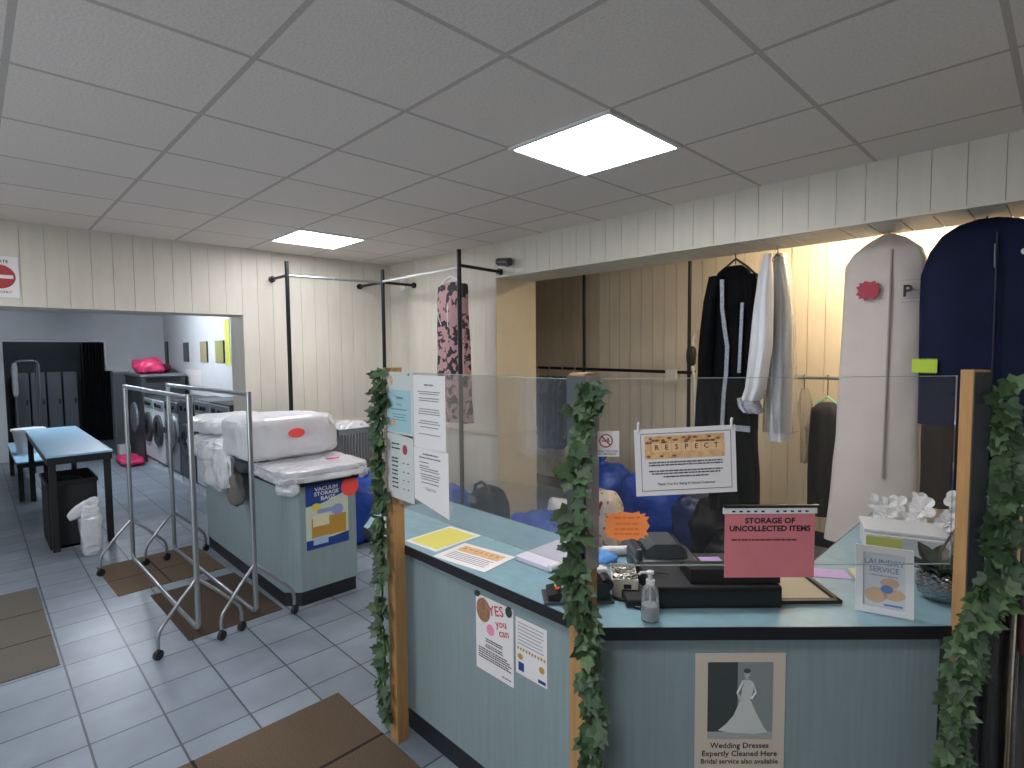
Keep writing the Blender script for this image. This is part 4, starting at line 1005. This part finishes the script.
for i in range(N_): mb.bm.faces.new((a[i], a[i+1], b[i+1], b[i])); mb.bm.faces.new((c2[i+1], c2[i], d2[i], d2[i+1]))
put('black_curtain', mb, M_matte_black, smooth=True, label='black curtain hanging beside the grey lockers in the dark room', cat='curtain')
t = thing('towel_stand', 'upright chrome stand with white cloth in the dark doorway', 'stand', (.70, 12.75, 0))
put('frame', MB().tube([(.56, 12.75, .02), (.56, 12.75, 1.6), (.585, 12.75, 1.655), (.63, 12.75, 1.67), (.80, 12.75, 1.67), (.85, 12.75, 1.655), (.875, 12.75, 1.6), (.875, 12.75, .02)], .018, n=10), M_chrome, t, smooth=True)
put('foot', MB().box((.54, 12.6, 0), (.58, 12.9, .025)), M_chrome, t); put('foot', MB().box((.855, 12.6, 0), (.895, 12.9, .025)), M_chrome, t)
put('white_cloth', MB().soft((.555, 12.75, 1.05), (.09, .12, .60), e=.6, amp=.02, freq=8, seed=41, flat=False), M_whitecloth, smooth=True, label='white cloth hanging on the chrome stand in the doorway', cat='cloth')
put('plastic_hose', MB().tube([(.85, 12.71, 1.64), (.83, 12.70, 1.3), (.84, 12.69, 1.0), (.85, 12.70, .7)], .016, n=8), M_greypl, smooth=True, label='grey hose hanging from the chrome stand in the doorway', cat='hose')
# no entry sign on the header
M = frame((.075, YF-.003, 2.19), (1, 0, 0), (0, 0, 1)); w_, h_ = .225, .30
o = paper('no_entry_sign', 'white sign with red no entry disc on the panelled header', 'sign', M, w_, h_, t=.004)
mb = MB(); oval(mb, M, w_/2, h_*.50, .093, .088, .002, .004); put('red_disc', mb, M_red, o)
put('white_bar', rect(MB(), M, w_/2-.08, h_*.50-.013, w_/2+.08, h_*.50+.013, .0046), M_paper, o)
mb = MB(); word(mb, 'PRIVATE', .03, at(M, w_/2, h_*.87, .003)); word(mb, 'STAFF ONLY', .024, at(M, w_/2, h_*.13, .003)); put('lettering', mb, M_ink, o)

# ------------------------------------------------------------------ pole frame in the corner
t = thing('clothes_pole_frame', 'black tall pole frame with chrome rails in the panelled corner', 'clothes rail', (2.8, 4.7, 0))
A, B_, C_ = V((2.155, 5.17, 0)), V((3.10, 5.05, 0)), V((2.965, 3.635, 0)); ZR = 2.485
for p in (A, B_, C_):
    q = put('pole', MB().tube([p+V((0, 0, .012)), p+V((0, 0, 2.615))], .019, n=14), M_blackmetal, t, smooth=True)
    put('foot_plate', MB().lathe([(.05, 0), (.05, .008), (.022, .012)], p, 20), M_blackmetal, q)
put('rail', MB().tube([A+V((0, 0, ZR)), B_+V((0, 0, ZR))], .013, n=12), M_chrome, t, smooth=True)
put('rail', MB().tube([B_+V((0, 0, ZR+.01)), C_+V((0, 0, ZR-.02))], .013, n=12), mat('white_enamel_rail', '#c9ccca', .4), t, smooth=True)
for p, e in ((A, V((A.x, YF, 0))), (B_, V((B_.x, YF, 0))), (B_, V((XB, B_.y, 0))), (C_, V((XB, C_.y+.06, 0)))):
    q = put('wall_bracket', MB().tube([p+V((0, 0, ZR)), e+V((0, 0, ZR))], .014, n=10), M_blackmetal, t, smooth=True)
    d = (e-p).normalized(); put('bracket_flange', MB().tube([e+V((0, 0, ZR))-d*.03, e+V((0, 0, ZR))-d*.002], .03, n=14), M_blackmetal, q)
for y in (5.0-.25, ):
    pass
t = thing('wire_hanger', 'empty wire hook hanging on the chrome rail', 'hook', A.lerp(B_, .45)+V((0, 0, ZR-.1)))
p = A.lerp(B_, .45)+V((0, 0, ZR)); put('wire', MB().tube([p+V((0, .012, -.012)), p+V((0, 0, .016)), p+V((0, -.016, 0)), p+V((0, -.004, -.12))], .0025, n=6), M_whitepl, t)
put('wall_sensor', MB().box((XB-.05, 5.17, 2.44), (XB-.001, 5.27, 2.58), bev=.006), M_whitepl, label='white box on the right wall near the corner poles', cat='sensor')
t = thing('security_camera', 'small black camera on the bulkhead over the counter recess', 'camera', (3.45, 3.56, 2.55))
put('bracket', MB().lathe([(.03, 0), (.03, .01), (.014, .016), (.012, .05)], n=14, M=frame((XB-.001, 3.6, 2.55), (0, 1, 0), (0, 0, 1)) @ Matrix.Rotation(PI, 4, 'Y')), M_dkgreypl, t)
put('housing', MB().tube([(3.44, 3.66, 2.565), (3.43, 3.5, 2.545)], .035, n=16), M_dkgreypl, t, smooth=True)
# dress on the frame
dr = thing('hanging_dress', 'sleeveless pink dress with dark blotches hanging on the corner pole frame', 'dress', (3.06, 3.86, 1.2))
put('gown', MB().cloth([(2.37, 3.76, 3.96, .06), (2.34, 3.67, 4.05, .08), (2.2, 3.67, 4.06, .10), (1.9, 3.66, 4.06, .10), (1.5, 3.65, 4.06, .11), (1.14, 3.64, 4.06, .12)], 3.07, ripple=.012, folds=3, seed=2), M_dressmat, dr, smooth=True)
hg = MB().tube([(3.06, 3.70, 2.34), (3.06, 3.79, 2.40), (3.06, 3.86, 2.42), (3.06, 3.94, 2.40), (3.06, 4.02, 2.34)], .012, n=8); hg.tube([(3.06, 3.86, 2.42), (3.04, 3.86, 2.46), (2.99, 3.86, 2.495), (2.965, 3.86, 2.475)], .0035, n=6); put('hanger', hg, M_whitepl, dr)
put('strap', MB().tube([(3.0, 3.94, 2.0), (2.996, 3.97, 2.06), (3.0, 3.99, 2.12)], .004, n=6), M_whitepl, dr); put('strap', MB().tube([(2.995, 3.84, 1.98), (2.993, 3.84, 2.1), (3.0, 3.84, 2.17)], .004, n=6), M_whitepl, dr)
# laundry trolley by the far wall
t = thing('laundry_trolley', 'grey slatted laundry basket trolley by the far panelled wall', 'trolley', (2.8, 5.25, 0))
mb = MB(); x0, y0, x1, y1 = 2.58, 5.06, 3.03, 5.44
for i in range(15):
    x = x0+(x1-x0)*i/14; mb.box((x-.008, y0, .62), (x+.008, y0+.012, .98)); mb.box((x-.008, y1-.012, .62), (x+.008, y1, .98))
for i in range(11):
    y = y0+(y1-y0)*i/10; mb.box((x0, y-.008, .62), (x0+.012, y+.008, .98)); mb.box((x1-.012, y-.008, .62), (x1, y+.008, .98))
mb.box((x0, y0, .60), (x1, y1, .625)); put('basket', mb, M_greypl, t)
put('rim', band([(x0-.015, y0-.015), (x1+.015, y0-.015), (x1+.015, y1+.015), (x0-.015, y1+.015), (x0-.015, y0-.01)], .03, .95, 1.0), M_greypl, t)
for x in (x0+.02, x1-.02):
    for y in (y0+.02, y1-.02): put('leg', MB().tube([(x, y, 0), (x, y, .6)], .014, n=8), M_greypl, t)
put('wrapped_linen', MB().soft((2.80, 5.25, .626), (.38, .32, .42), e=.5, amp=.03, freq=8, seed=51, n=80, m=36, crk=.02), M_wrap, smooth=True, label='clear wrapped linen piled in the grey laundry trolley', cat='laundry bundle')
t = thing('blue_sack', 'bright blue bag with white top on the floor behind the small laundry counter', 'bag', (2.62, 4.72, 0))
put('sack', MB().soft((2.55, 4.62, 0), (.36, .4, .62), e=.6, amp=.05, freq=6, seed=52), M_blue_bag, t, smooth=True)
put('white_top', MB().soft((2.50, 4.66, .585), (.24, .22, .12), e=.7, amp=.03, freq=9, seed=53, flat=False), M_whitecloth, t, smooth=True)
# ------------------------------------------------------------------ hanging garments under the bulkhead
XG = 3.90
def hook(t, y, z=2.40, x=XG):
    put('hook', MB().tube([(x, y, z), (x, y, 2.425), (x, y+.008, 2.437), (x, y, 2.445)], .004, n=6), M_blackmetal, t)
g = thing('black_gown', 'long black gown with silver braid hanging from the beam', 'gown', (XG, 1.7, .6))
hook(g, 1.70, 2.36)
put('hanger', MB().tube([(XG, 1.55, 2.27), (XG, 1.62, 2.34), (XG, 1.70, 2.40), (XG, 1.78, 2.34), (XG, 1.86, 2.27)], .008, n=8), M_blackpl, g)
put('robe', MB().cloth([(2.35, 1.65, 1.77, .06), (2.31, 1.60, 1.82, .10), (2.2, 1.56, 1.85, .15), (1.9, 1.545, 1.88, .17), (1.5, 1.54, 1.89, .18), (1.15, 1.535, 1.885, .19), (.6, 1.515, 1.84, .21)], XG, ripple=.02, folds=4, seed=5), M_gown, g, smooth=True)
put('sleeve', MB().cloth([(2.28, 1.74, 1.85, .10), (2.1, 1.79, 1.885, .13), (1.7, 1.81, 1.92, .14), (1.4, 1.80, 1.935, .15), (1.17, 1.76, 1.945, .16)], XG-.075, ripple=.012, folds=2, seed=8), M_gown, g, smooth=True)
put('sleeve', MB().cloth([(2.28, 1.54, 1.64, .08), (2.0, 1.52, 1.60, .10), (1.5, 1.52, 1.60, .10), (1.2, 1.515, 1.61, .11)], XG-.02, ripple=.012, folds=2, seed=9), M_gown, g, smooth=True)
def strip(pts, w, m, parent, name='braid'):
    mb = MB(); vs = []
    for y, z in pts: vs.append((mb.bm.verts.new((XG-.118, y-w/2, z)), mb.bm.verts.new((XG-.118, y+w/2, z)), mb.bm.verts.new((XG-.108, y+w/2, z)), mb.bm.verts.new((XG-.108, y-w/2, z))))
    for a, b in zip(vs, vs[1:]):
        for j in range(4): mb.bm.faces.new((a[j], a[(j+1) % 4], b[(j+1) % 4], b[j]))
    mb.bm.faces.new(vs[0]); mb.bm.faces.new(vs[-1][::-1]); put(name, mb, m, parent)
strip([(1.745, 2.25), (1.74, 2.05), (1.72, 1.9), (1.70, 1.78), (1.705, 1.6), (1.72, 1.45), (1.73, 1.2), (1.73, 1.0)], .028, M_silver, g)
strip([(1.60, 2.08), (1.605, 1.9), (1.61, 1.75), (1.615, 1.6)], .022, M_silver, g)
strip([(1.60, 1.195), (1.60, 1.235)], .13, M_silver, g); strip([(1.86, 1.26), (1.86, 1.34)], .05, M_silver, g, 'cuff_trim')
g = thing('white_robe', 'white long-sleeved robe in clear cover hanging beside the black gown', 'robe', (XG, 1.42, 1.1))
hook(g, 1.415, 2.38)
put('hanger', MB().tube([(XG+.1, 1.415, 2.34), (XG, 1.415, 2.40), (XG-.1, 1.415, 2.34)], .008, n=8), M_blackpl, g)
put('sleeve', MB().cloth([(2.38, 1.40, 1.445, .05), (2.25, 1.39, 1.475, .09), (2.05, 1.385, 1.50, .12), (1.75, 1.39, 1.525, .13), (1.5, 1.42, 1.55, .14), (1.42, 1.45, 1.575, .13)], XG-.15, ripple=.012, folds=3, seed=12), M_whitecloth, g, smooth=True)
put('cuff', MB().cloth([(1.43, 1.475, 1.60, .12), (1.37, 1.455, 1.585, .13), (1.335, 1.44, 1.55, .12)], XG-.15, ripple=.01, folds=3, seed=14), M_silver, g, smooth=True)
put('body', MB().cloth([(2.38, 1.385, 1.44, .07), (2.2, 1.355, 1.46, .13), (1.9, 1.33, 1.46, .15), (1.5, 1.325, 1.475, .16), (1.14, 1.325, 1.46, .17)], XG+.03, ripple=.014, folds=3, seed=13), M_whitecloth, g, smooth=True)
put('plastic_cover', MB().cloth([(2.40, 1.375, 1.445, .1), (2.2, 1.335, 1.475, .17), (1.9, 1.315, 1.475, .19), (1.5, 1.30, 1.49, .2), (1.2, 1.29, 1.48, .2)], XG+.03, ripple=.018, folds=3, seed=15), M_plastic, g, smooth=True)
g = thing('garment_bag', 'long off-white garment bag with crimson star card hanging under the beam', 'garment bag', (XG, .8, .5))
hook(g, .785, 2.40)
put('cover', MB().cloth([(2.432, .765, .81, .05), (2.40, .70, .875, .09), (2.33, .62, .965, .13), (2.26, .60, 1.005, .16), (2.1, .60, 1.01, .17), (1.7, .60, 1.02, .18), (1.2, .605, 1.035, .19), (.9, .60, 1.06, .20), (.55, .58, 1.085, .22)], XG, ripple=.012, folds=2, seed=21), M_bagcloth, g, smooth=True)
put('zip', MB().tube([(XG-.082, .755, 2.33), (XG-.105, .752, 2.1), (XG-.11, .755, 1.6), (XG-.115, .76, 1.0)], .006, n=8), mat('taupe_zip', '#a49a95'), g)
M = frame((XG-.118, .92, 2.05), (0, -1, 0), (0, 0, 1))
o = paper('star_card', 'small crimson star card pinned on the off-white garment bag', 'card', M, .1, .1, M_darkredcard, poly=burst(.06, .05, .062, .058, 11, .8, .7, 3), t=.004)
M = frame((XG-.108, .70, 2.02), (0, -1, 0), (0, 0, 1)); mb = MB()
word(mb, 'P', .09, at(M, .03, .06), bold=.03); put('lettering', mb, M_ink, g)
mb = MB()
for q in ((.0, .122, .09, .1235), (.06, .06, .09, .0615), (.0, .0, .09, .0015), (.0, .02, .09, .0215)): rect(mb, M, *q)
put('panel_outline', mb, M_greyink, g)
XN = 3.80
g = thing('garment_bag', 'broad navy suit bag with green tag hanging furthest right under the beam', 'garment bag', (XN, .35, 1.3))
put('hook', MB().tube([(XN, .335, 2.40), (XN, .335, 2.425), (XN, .343, 2.434), (XN, .335, 2.441)], .004, n=6), M_blackmetal, g)
put('cover', MB().cloth([(2.425, .29, .385, .05), (2.405, .21, .46, .08), (2.36, .125, .525, .11), (2.28, .07, .575, .13), (2.16, .05, .61, .15), (2.0, .045, .612, .16), (1.6, .05, .605, .17), (1.34, .055, .603, .17)], XN, ripple=.006, folds=2, seed=31, e=.55), M_navy, g, smooth=True)
put('zip', MB().tube([(XN-.075, .29, 2.34), (XN-.1, .287, 2.1), (XN-.105, .285, 1.7), (XN-.105, .285, 1.36)], .006, n=8), M_navyzip, g)
put('zip_pull', MB().tube([(XN-.098, .297, 2.28), (XN-.106, .294, 2.16)], .0035, n=6), M_greypl, g)
put('crest', MB().lathe([(.016, 0), (.013, .003)], n=12, M=frame((XN-.088, .185, 2.23), (0, -1, 0), (0, 0, 1))), M_paper, g)
M = frame((XN-.105, .622, 1.63), (0, -1, 0), (0, 0, 1))
pts = []
for i in range(9): pts += [(i*.0125, .0), (i*.0125+.006, -.008)]
pts += [(.112, .0)]+[(.112, .066)]
for i in range(8, -1, -1): pts += [(i*.0125+.006, .074), (i*.0125, .066)]
paper('tag_card', 'lime green pinked card on the edge of the navy suit bag', 'card', M, .1, .07, M_greencard, poly=pts, t=.004)

# ------------------------------------------------------------------ inside the recess
t = thing('clothes_pole_frame', 'black poles with a low hanging rail in the dark part of the recess', 'clothes rail', (5.0, 3.5, 0))
for y in (3.91, 2.625): put('pole', MB().tube([(5.0, y, 0), (5.0, y, 2.8)], .017, n=12), M_blackmetal, t, smooth=True)
put('rail', MB().tube([(5.0, 2.6, 1.54), (5.0, 5.9, 1.575)], .016, n=12), M_blackmetal, t, smooth=True)
put('wall_bracket', MB().tube([(5.0, 2.7, 1.54), (5.34, 2.7, 1.54)], .012, n=8), M_blackmetal, t)
put('clamp', MB().box((4.96, 2.74, 1.47), (5.04, 2.86, 1.57), bev=.006), M_creampl, t)
for y, zb, m, lb in ((4.62, .75, M_darkcoat, 'charcoal coat hanging on the recess rail right beside the pillar'), (4.42, .6, M_gown, 'black coat in clear cover hanging second from the pillar'), (4.22, .62, M_darkcoat, 'charcoal coat hanging third from the pillar on the recess rail'), (4.03, .70, M_gown, 'black coat hanging nearest the black pole on the recess rail')):
    g = thing('hanging_coat', lb, 'coat', (5.0, y, zb), 'dark coats on the low recess rail')
    put('coat', MB().cloth([(1.44, y-.05, y+.05, .10), (1.40, y-.07, y+.07, .26), (1.2, y-.085, y+.085, .34), (zb, y-.09, y+.09, .36)], 5.0, ripple=.014, folds=3, seed=y), m, g, smooth=True)
    put('plastic_cover', MB().cloth([(1.46, y-.055, y+.055, .12), (1.41, y-.08, y+.08, .30), (zb+.05, y-.095, y+.095, .39)], 5.0, ripple=.012, folds=3, seed=y+1), M_cover, g, smooth=True)
    put('hanger_hook', MB().tube([(5.0, y, 1.42), (5.0, y, 1.50), (4.975, y, 1.575), (5.0, y, 1.592), (5.025, y, 1.575)], .006, n=6), M_creampl, g)
t = thing('clothes_rail', 'thin chrome wall rail behind the off-white garment bag', 'clothes rail', (5.0, 1.0, 1.5))
put('bar', MB().tube([(5.0, .15, 1.52), (5.0, 1.72, 1.52)], .014, n=10), M_chrome, t, smooth=True)
for y in (.2, 1.68): put('bracket', MB().tube([(5.0, y, 1.52), (5.345, y, 1.52)], .012, n=8), M_chrome, t)
def coat(lb, y, w, z0, z1, m, hanger=M_creampl, name='hanging_coat', cover=True):
    g = thing(name, lb, 'coat', (5.0, y, z1))
    put('coat', MB().cloth([(z0, y-w*.25, y+w*.25, .10), (z0-.05, y-w*.45, y+w*.45, .22), (z0-.3, y-w/2, y+w/2, .26), (z1, y-w/2, y+w/2, .28)], 5.0, ripple=.014, folds=3, seed=y*5), m, g, smooth=True)
    put('hanger', MB().tube([(5.0, y-w*.35, z0-.02), (5.0, y, z0+.05), (5.0, y+w*.35, z0-.02)], .01, n=8), hanger, g)
    put('hanger_hook', MB().tube([(5.0, y, z0+.05), (5.0, y, 1.50), (4.982, y, 1.535), (5.0, y, 1.545)], .004, n=6), M_blackmetal, g)
coat('narrow charcoal jacket on mint hanger behind the off-white garment bag', 1.40, .24, 1.32, .40, M_darkcoat, mat('mint_hanger', '#8fd0b4'))
coat('dark plum coat behind the lower edge of the navy suit bag', .68, .34, 1.36, .62, mat('dark_plum_cloth', '#19141a', .8, var=.3, scale=20))
coat('black coat hanging behind the right counter post', .38, .2, 1.36, .62, M_gown)
g = thing('plastic_cover', 'empty crumpled clear cover hanging left of the charcoal jacket', 'plastic cover', (5.0, 1.58, .9))
put('sheet', MB().cloth([(1.43, 1.55, 1.60, .05), (1.3, 1.51, 1.62, .1), (1.1, 1.53, 1.6, .08), (.8, 1.54, 1.585, .07)], 5.0, ripple=.02, folds=2, seed=3), M_plastic, g, smooth=True)
put('hanger_hook', MB().tube([(5.0, 1.58, 1.42), (5.0, 1.58, 1.50), (4.982, 1.58, 1.535), (5.0, 1.58, 1.545)], .004, n=6), M_blackmetal, g)
# garment steamer
t = thing('garment_steamer', 'upright garment steamer with white hose beside the black gown', 'steamer', (5.190, 2.610, 0))
put('base', MB().soft((5.190, 2.610, .0), (.26, .26, .30), e=.5, amp=.0), M_greypl, t, smooth=True)
put('pole', MB().tube([(5.190, 2.690, .28), (5.190, 2.690, 1.86), (5.190, 2.670, 1.93), (5.190, 2.620, 1.95), (5.190, 2.470, 1.95)], .014, n=10), M_creampl, t, smooth=True)
put('steam_head', MB().soft((5.170, 2.690, 1.60), (.09, .09, .20), e=.7, amp=0, flat=False), M_blackpl, t, smooth=True)
put('hose', MB().tube([(5.160, 2.670, 1.60), (5.140, 2.640, 1.45), (5.140, 2.630, 1.1), (5.150, 2.620, .8), (5.170, 2.610, .3)], .015, n=10), M_whitepl, t, smooth=True)
put('water_tank', MB().box((5.130, 2.490, .85), (5.250, 2.630, 1.0), bev=.02), M_dkgreypl, t)
t = thing('ironing_board', 'narrow cream sleeve board leaning upright beside the garment steamer', 'board', (5.1, 2.4, 0))
put('board', MB().box((5.0, 2.37, .5), (5.03, 2.56, 1.72), bev=.012), mat('cream_cotton', '#c9b98f', .8), t); put('lower_board', MB().box((5.03, 2.33, .02), (5.05, 2.56, 1.35), bev=.006), M_greypl, t)
# sacks on the floor
def sack(name, label, c, size, m, seed, cat='bag', e=.62, amp=.05, tie=None):
    if not tie: return put(name, MB().soft(c, size, e=e, amp=amp, freq=6, seed=seed, n=44, m=24), m, smooth=True, label=label, cat=cat)
    t = thing(name, label, cat, c); put('sack', MB().soft(c, size, e=e, amp=amp, freq=6, seed=seed, n=44, m=24), m, t, smooth=True)
    put('tied_neck', MB().lathe([(.09, 0), (.035, .06), (.03, .09), (.07, .15), (.075, .17)], (c[0]+tie[0], c[1]+tie[1], c[2]+size[2]*.9), 14), m, t, smooth=True)
sack('blue_sack', 'tall blue sack with tied neck standing behind the orange star card', (4.75, 3.42, 0), (.5, .5, .56), M_blue_bag, 61, tie=(0, .06))
sack('blue_sack', 'wide blue sack lying below the white notice in the recess', (4.62, 2.74, 0), (.42, .62, .58), M_blue_bag, 62)
sack('blue_sack', 'dark blue sack squeezed between wide blue sack and black bags', (4.42, 2.28, 0), (.26, .24, .5), M_dkblue_bag, 63)
t = thing('tote_bag', 'cream patterned tote bag with red handle on the recess floor', 'tote bag', (3.95, 2.89, 0))
put('bag', MB().soft((3.95, 2.89, 0), (.24, .34, .52), e=.45, amp=.03, freq=7, seed=64), M_patbag, t, smooth=True)
put('handle', MB().tube([(3.83, 2.96, .47), (3.815, 2.95, .40), (3.81, 2.90, .345), (3.815, 2.84, .37), (3.83, 2.81, .46)], .012, n=8), M_red, t, smooth=True)
sack('white_bag', 'small crumpled white bag on the floor behind the corner post', (3.62, 3.10, 0), (.22, .2, .48), M_whitecloth, 65)
sack('blue_sack', 'low blue sack just behind the counter, in front of the pillar', (3.22, 2.95, 0), (.36, .55, .46), M_blue_bag, 66)
sack('blue_sack', 'small blue sack behind the counter under the pink dress', (3.14, 4.05, 0), (.34, .40, .50), M_blue_bag, 67)
t = thing('black_holdall', 'black holdall with a looped handle behind the counter by the pillar', 'bag', (3.08, 3.45, 0))
put('body', MB().soft((3.08, 3.42, 0), (.26, .32, .62), e=.5, amp=.02, freq=7, seed=68), M_blackbag, t, smooth=True)
put('handle', MB().tube([(3.0, 3.52, .55), (3.0, 3.5, .64), (3.0, 3.42, .68), (3.0, 3.34, .64), (3.0, 3.31, .52)], .014, n=8), M_blackpl, t, smooth=True)
put('pale_flash', MB().box((2.944, 3.44, .50), (2.95, 3.54, .56)), M_greypl, t)
sack('black_sack', 'black sack slumped in the recess behind the red notice', (4.1, 1.9, 0), (.38, .36, .60), M_blackbag, 69, tie=(0, 0))
sack('black_sack', 'smaller black sack in front of the slumped black sack', (3.6, 1.56, 0), (.32, .32, .5), M_blackbag, 70)
sack('grey_sack', 'grey crumpled bag between the blue sacks and the black sacks', (4.75, 2.12, 0), (.26, .26, .66), M_greycloth, 71)

# ------------------------------------------------------------------ plastic covered coats right of the counter
t = thing('garment_rail', 'chrome garment rail holding covered coats beside the right counter post', 'garment rail', (2.55, -.5, 0))
put('bar', MB().tube([(2.55, .20, 1.42), (2.55, -1.2, 1.42)], .014, n=10), M_chrome, t, smooth=True)
for y in (-.55, -1.15):
    put('upright', MB().tube([(2.55, y, .03), (2.55, y, 1.42)], .014, n=10), M_chrome, t, smooth=True)
    put('foot', MB().tube([(2.35, y, .02), (2.75, y, .02)], .014, n=10), M_chrome, t, smooth=True)
def covered(lb, y, hw, m, z1, x=2.52):
    g = thing('covered_coat', lb, 'coat', (x, y, z1))
    put('coat', MB().cloth([(1.24, y-hw*.4, y+hw*.4, .10), (1.20, y-hw*.8, y+hw*.8, .36), (1.0, y-hw*.85, y+hw*.85, .44), (z1, y-hw*.9, y+hw*.9, .46)], x, ripple=.008, folds=2, seed=y*9), m, g, smooth=True)
    put('plastic_cover', MB().cloth([(1.33, y-hw*.5, y+hw*.5, .08), (1.27, y-hw*1.02, y+hw*1.02, .44), (.9, y-hw*1.08, y+hw*1.08, .54), (.06, y-hw*1.1, y+hw*1.1, .56)], x, ripple=.012, folds=4, seed=y*7+1), M_plastic, g, smooth=True)
    put('hanger', MB().tube([(x-.15, y, 1.22), (x, y, 1.30), (x, y, 1.39), (x+.03, y, 1.425), (2.55, y, 1.442)], .005, n=6), M_blackmetal, g)
    return g
covered('charcoal coat in clear cover hanging right beside the ivy-clad end post', .155, .038, M_darkcoat, .12)
g = covered('brown coat with red upper part in clear cover, behind the charcoal coat', .055, .042, mat('brown_cloth', '#5b3d2c', .8, var=.15, scale=9), .12)
put('red_upper', MB().cloth([(1.06, .028, .082, .42), (1.03, .014, .096, .455), (.80, .012, .098, .475)], 2.52, ripple=.006, folds=2, seed=3), mat('bright_red_cloth', '#b0303c', .8, var=.1, scale=9), g, smooth=True, label='bright red upper part')
covered('dark coat in clear cover hanging at the edge of view behind the brown coat', -.05, .042, M_darkcoat, .12)

# ------------------------------------------------------------------ ivy garlands
def ivy_leaf(mb, p, d, n, L):
    d = V(d).normalized(); n = V(n); n = (n-d*n.dot(d)).normalized(); s = d.cross(n)
    out = [(0, .0), (-.12, .30), (.10, .52), (.30, .30), (.62, .36), (.68, .16), (1, 0)]
    mid = [mb.bm.verts.new(V(p)+d*L*x) for x in (0, .3, .65, 1)]
    for sg in (1, -1):
        e = [mb.bm.verts.new(V(p)+d*L*x+s*sg*L*y+n*L*(.18*y-.06*x)) for x, y in out[1:-1]]
        for f in ((mid[0], e[0], e[1]), (mid[0], e[1], e[2], mid[1]), (mid[1], e[2], e[3], e[4], mid[2]), (mid[2], e[4], mid[3])):
            mb.bm.faces.new(f if sg > 0 else f[::-1])
def garland(label, path, nleaf, spread, size, seed, face):
    rr = random.Random(seed); path = [V(p) for p in path]
    t = thing('ivy_garland', label, 'garland', path[-1], None)
    fine = []
    for a, b in zip(path, path[1:]):
        for i in range(8): fine.append(a.lerp(b, i/8)+V((rr.uniform(-1, 1), rr.uniform(-1, 1), 0))*.007)
    fine.append(path[-1]); put('vine', MB().tube(fine, .004, n=6), M_stem, t, smooth=True)
    groups = [MB(), MB()]
    for i in range(nleaf):
        k = rr.random()*(len(fine)-1); j = int(k); p = fine[j].lerp(fine[min(j+1, len(fine)-1)], k-j)
        a = rr.uniform(-1.25, 1.25); fd = V(face).normalized(); sd = V((-fd.y, fd.x, 0))
        o = (fd*math.cos(a)+sd*math.sin(a))
        q = p+o*rr.uniform(.2, 1)*spread
        d = (o*.5+V((0, 0, rr.uniform(-1.1, .15)))+sd*rr.uniform(-.7, .7)).normalized()
        n = (fd*.9+o*.5+V((rr.uniform(-.5, .5), rr.uniform(-.5, .5), rr.uniform(-.1, .7)))).normalized()
        ivy_leaf(groups[0 if rr.random() < .72 else 1], q, d, n, size*rr.uniform(.7, 1.2))
    put('dark_leaves', groups[0], M_leaf, t, kind='stuff'); put('light_leaves', groups[1], M_leaf2, t, kind='stuff')
garland('ivy garland wound down the left end post next to the paper notices', [(1.285, 2.11, 1.69), (1.272, 2.108, 1.5), (1.268, 2.112, 1.25), (1.268, 2.12, 1.0), (1.27, 2.125, .7), (1.268, 2.125, .4), (1.272, 2.12, .1)], 250, .024, .052, 1, (-.85, -.2, 0))
garland('ivy garland wound down the corner post of the counter', [(1.30, 1.00, 1.67), (1.275, 1.02, 1.5), (1.265, 1.035, 1.3), (1.262, 1.02, 1.1), (1.268, .99, .95), (1.275, .975, .75), (1.275, .97, .5), (1.27, .98, .3)], 190, .022, .060, 2, (-.75, -.65, 0))
garland('full ivy garland on the post by the silver bowl, trailing low', [(2.15, .142, 1.66), (2.155, .135, 1.5), (2.15, .132, 1.35), (2.14, .13, 1.2), (2.11, .135, 1.06), (2.07, .175, .95), (2.05, .205, .8), (2.045, .215, .62), (2.05, .21, .45), (2.06, .20, .3)], 300, .025, .056, 3, (-1, -.15, 0))
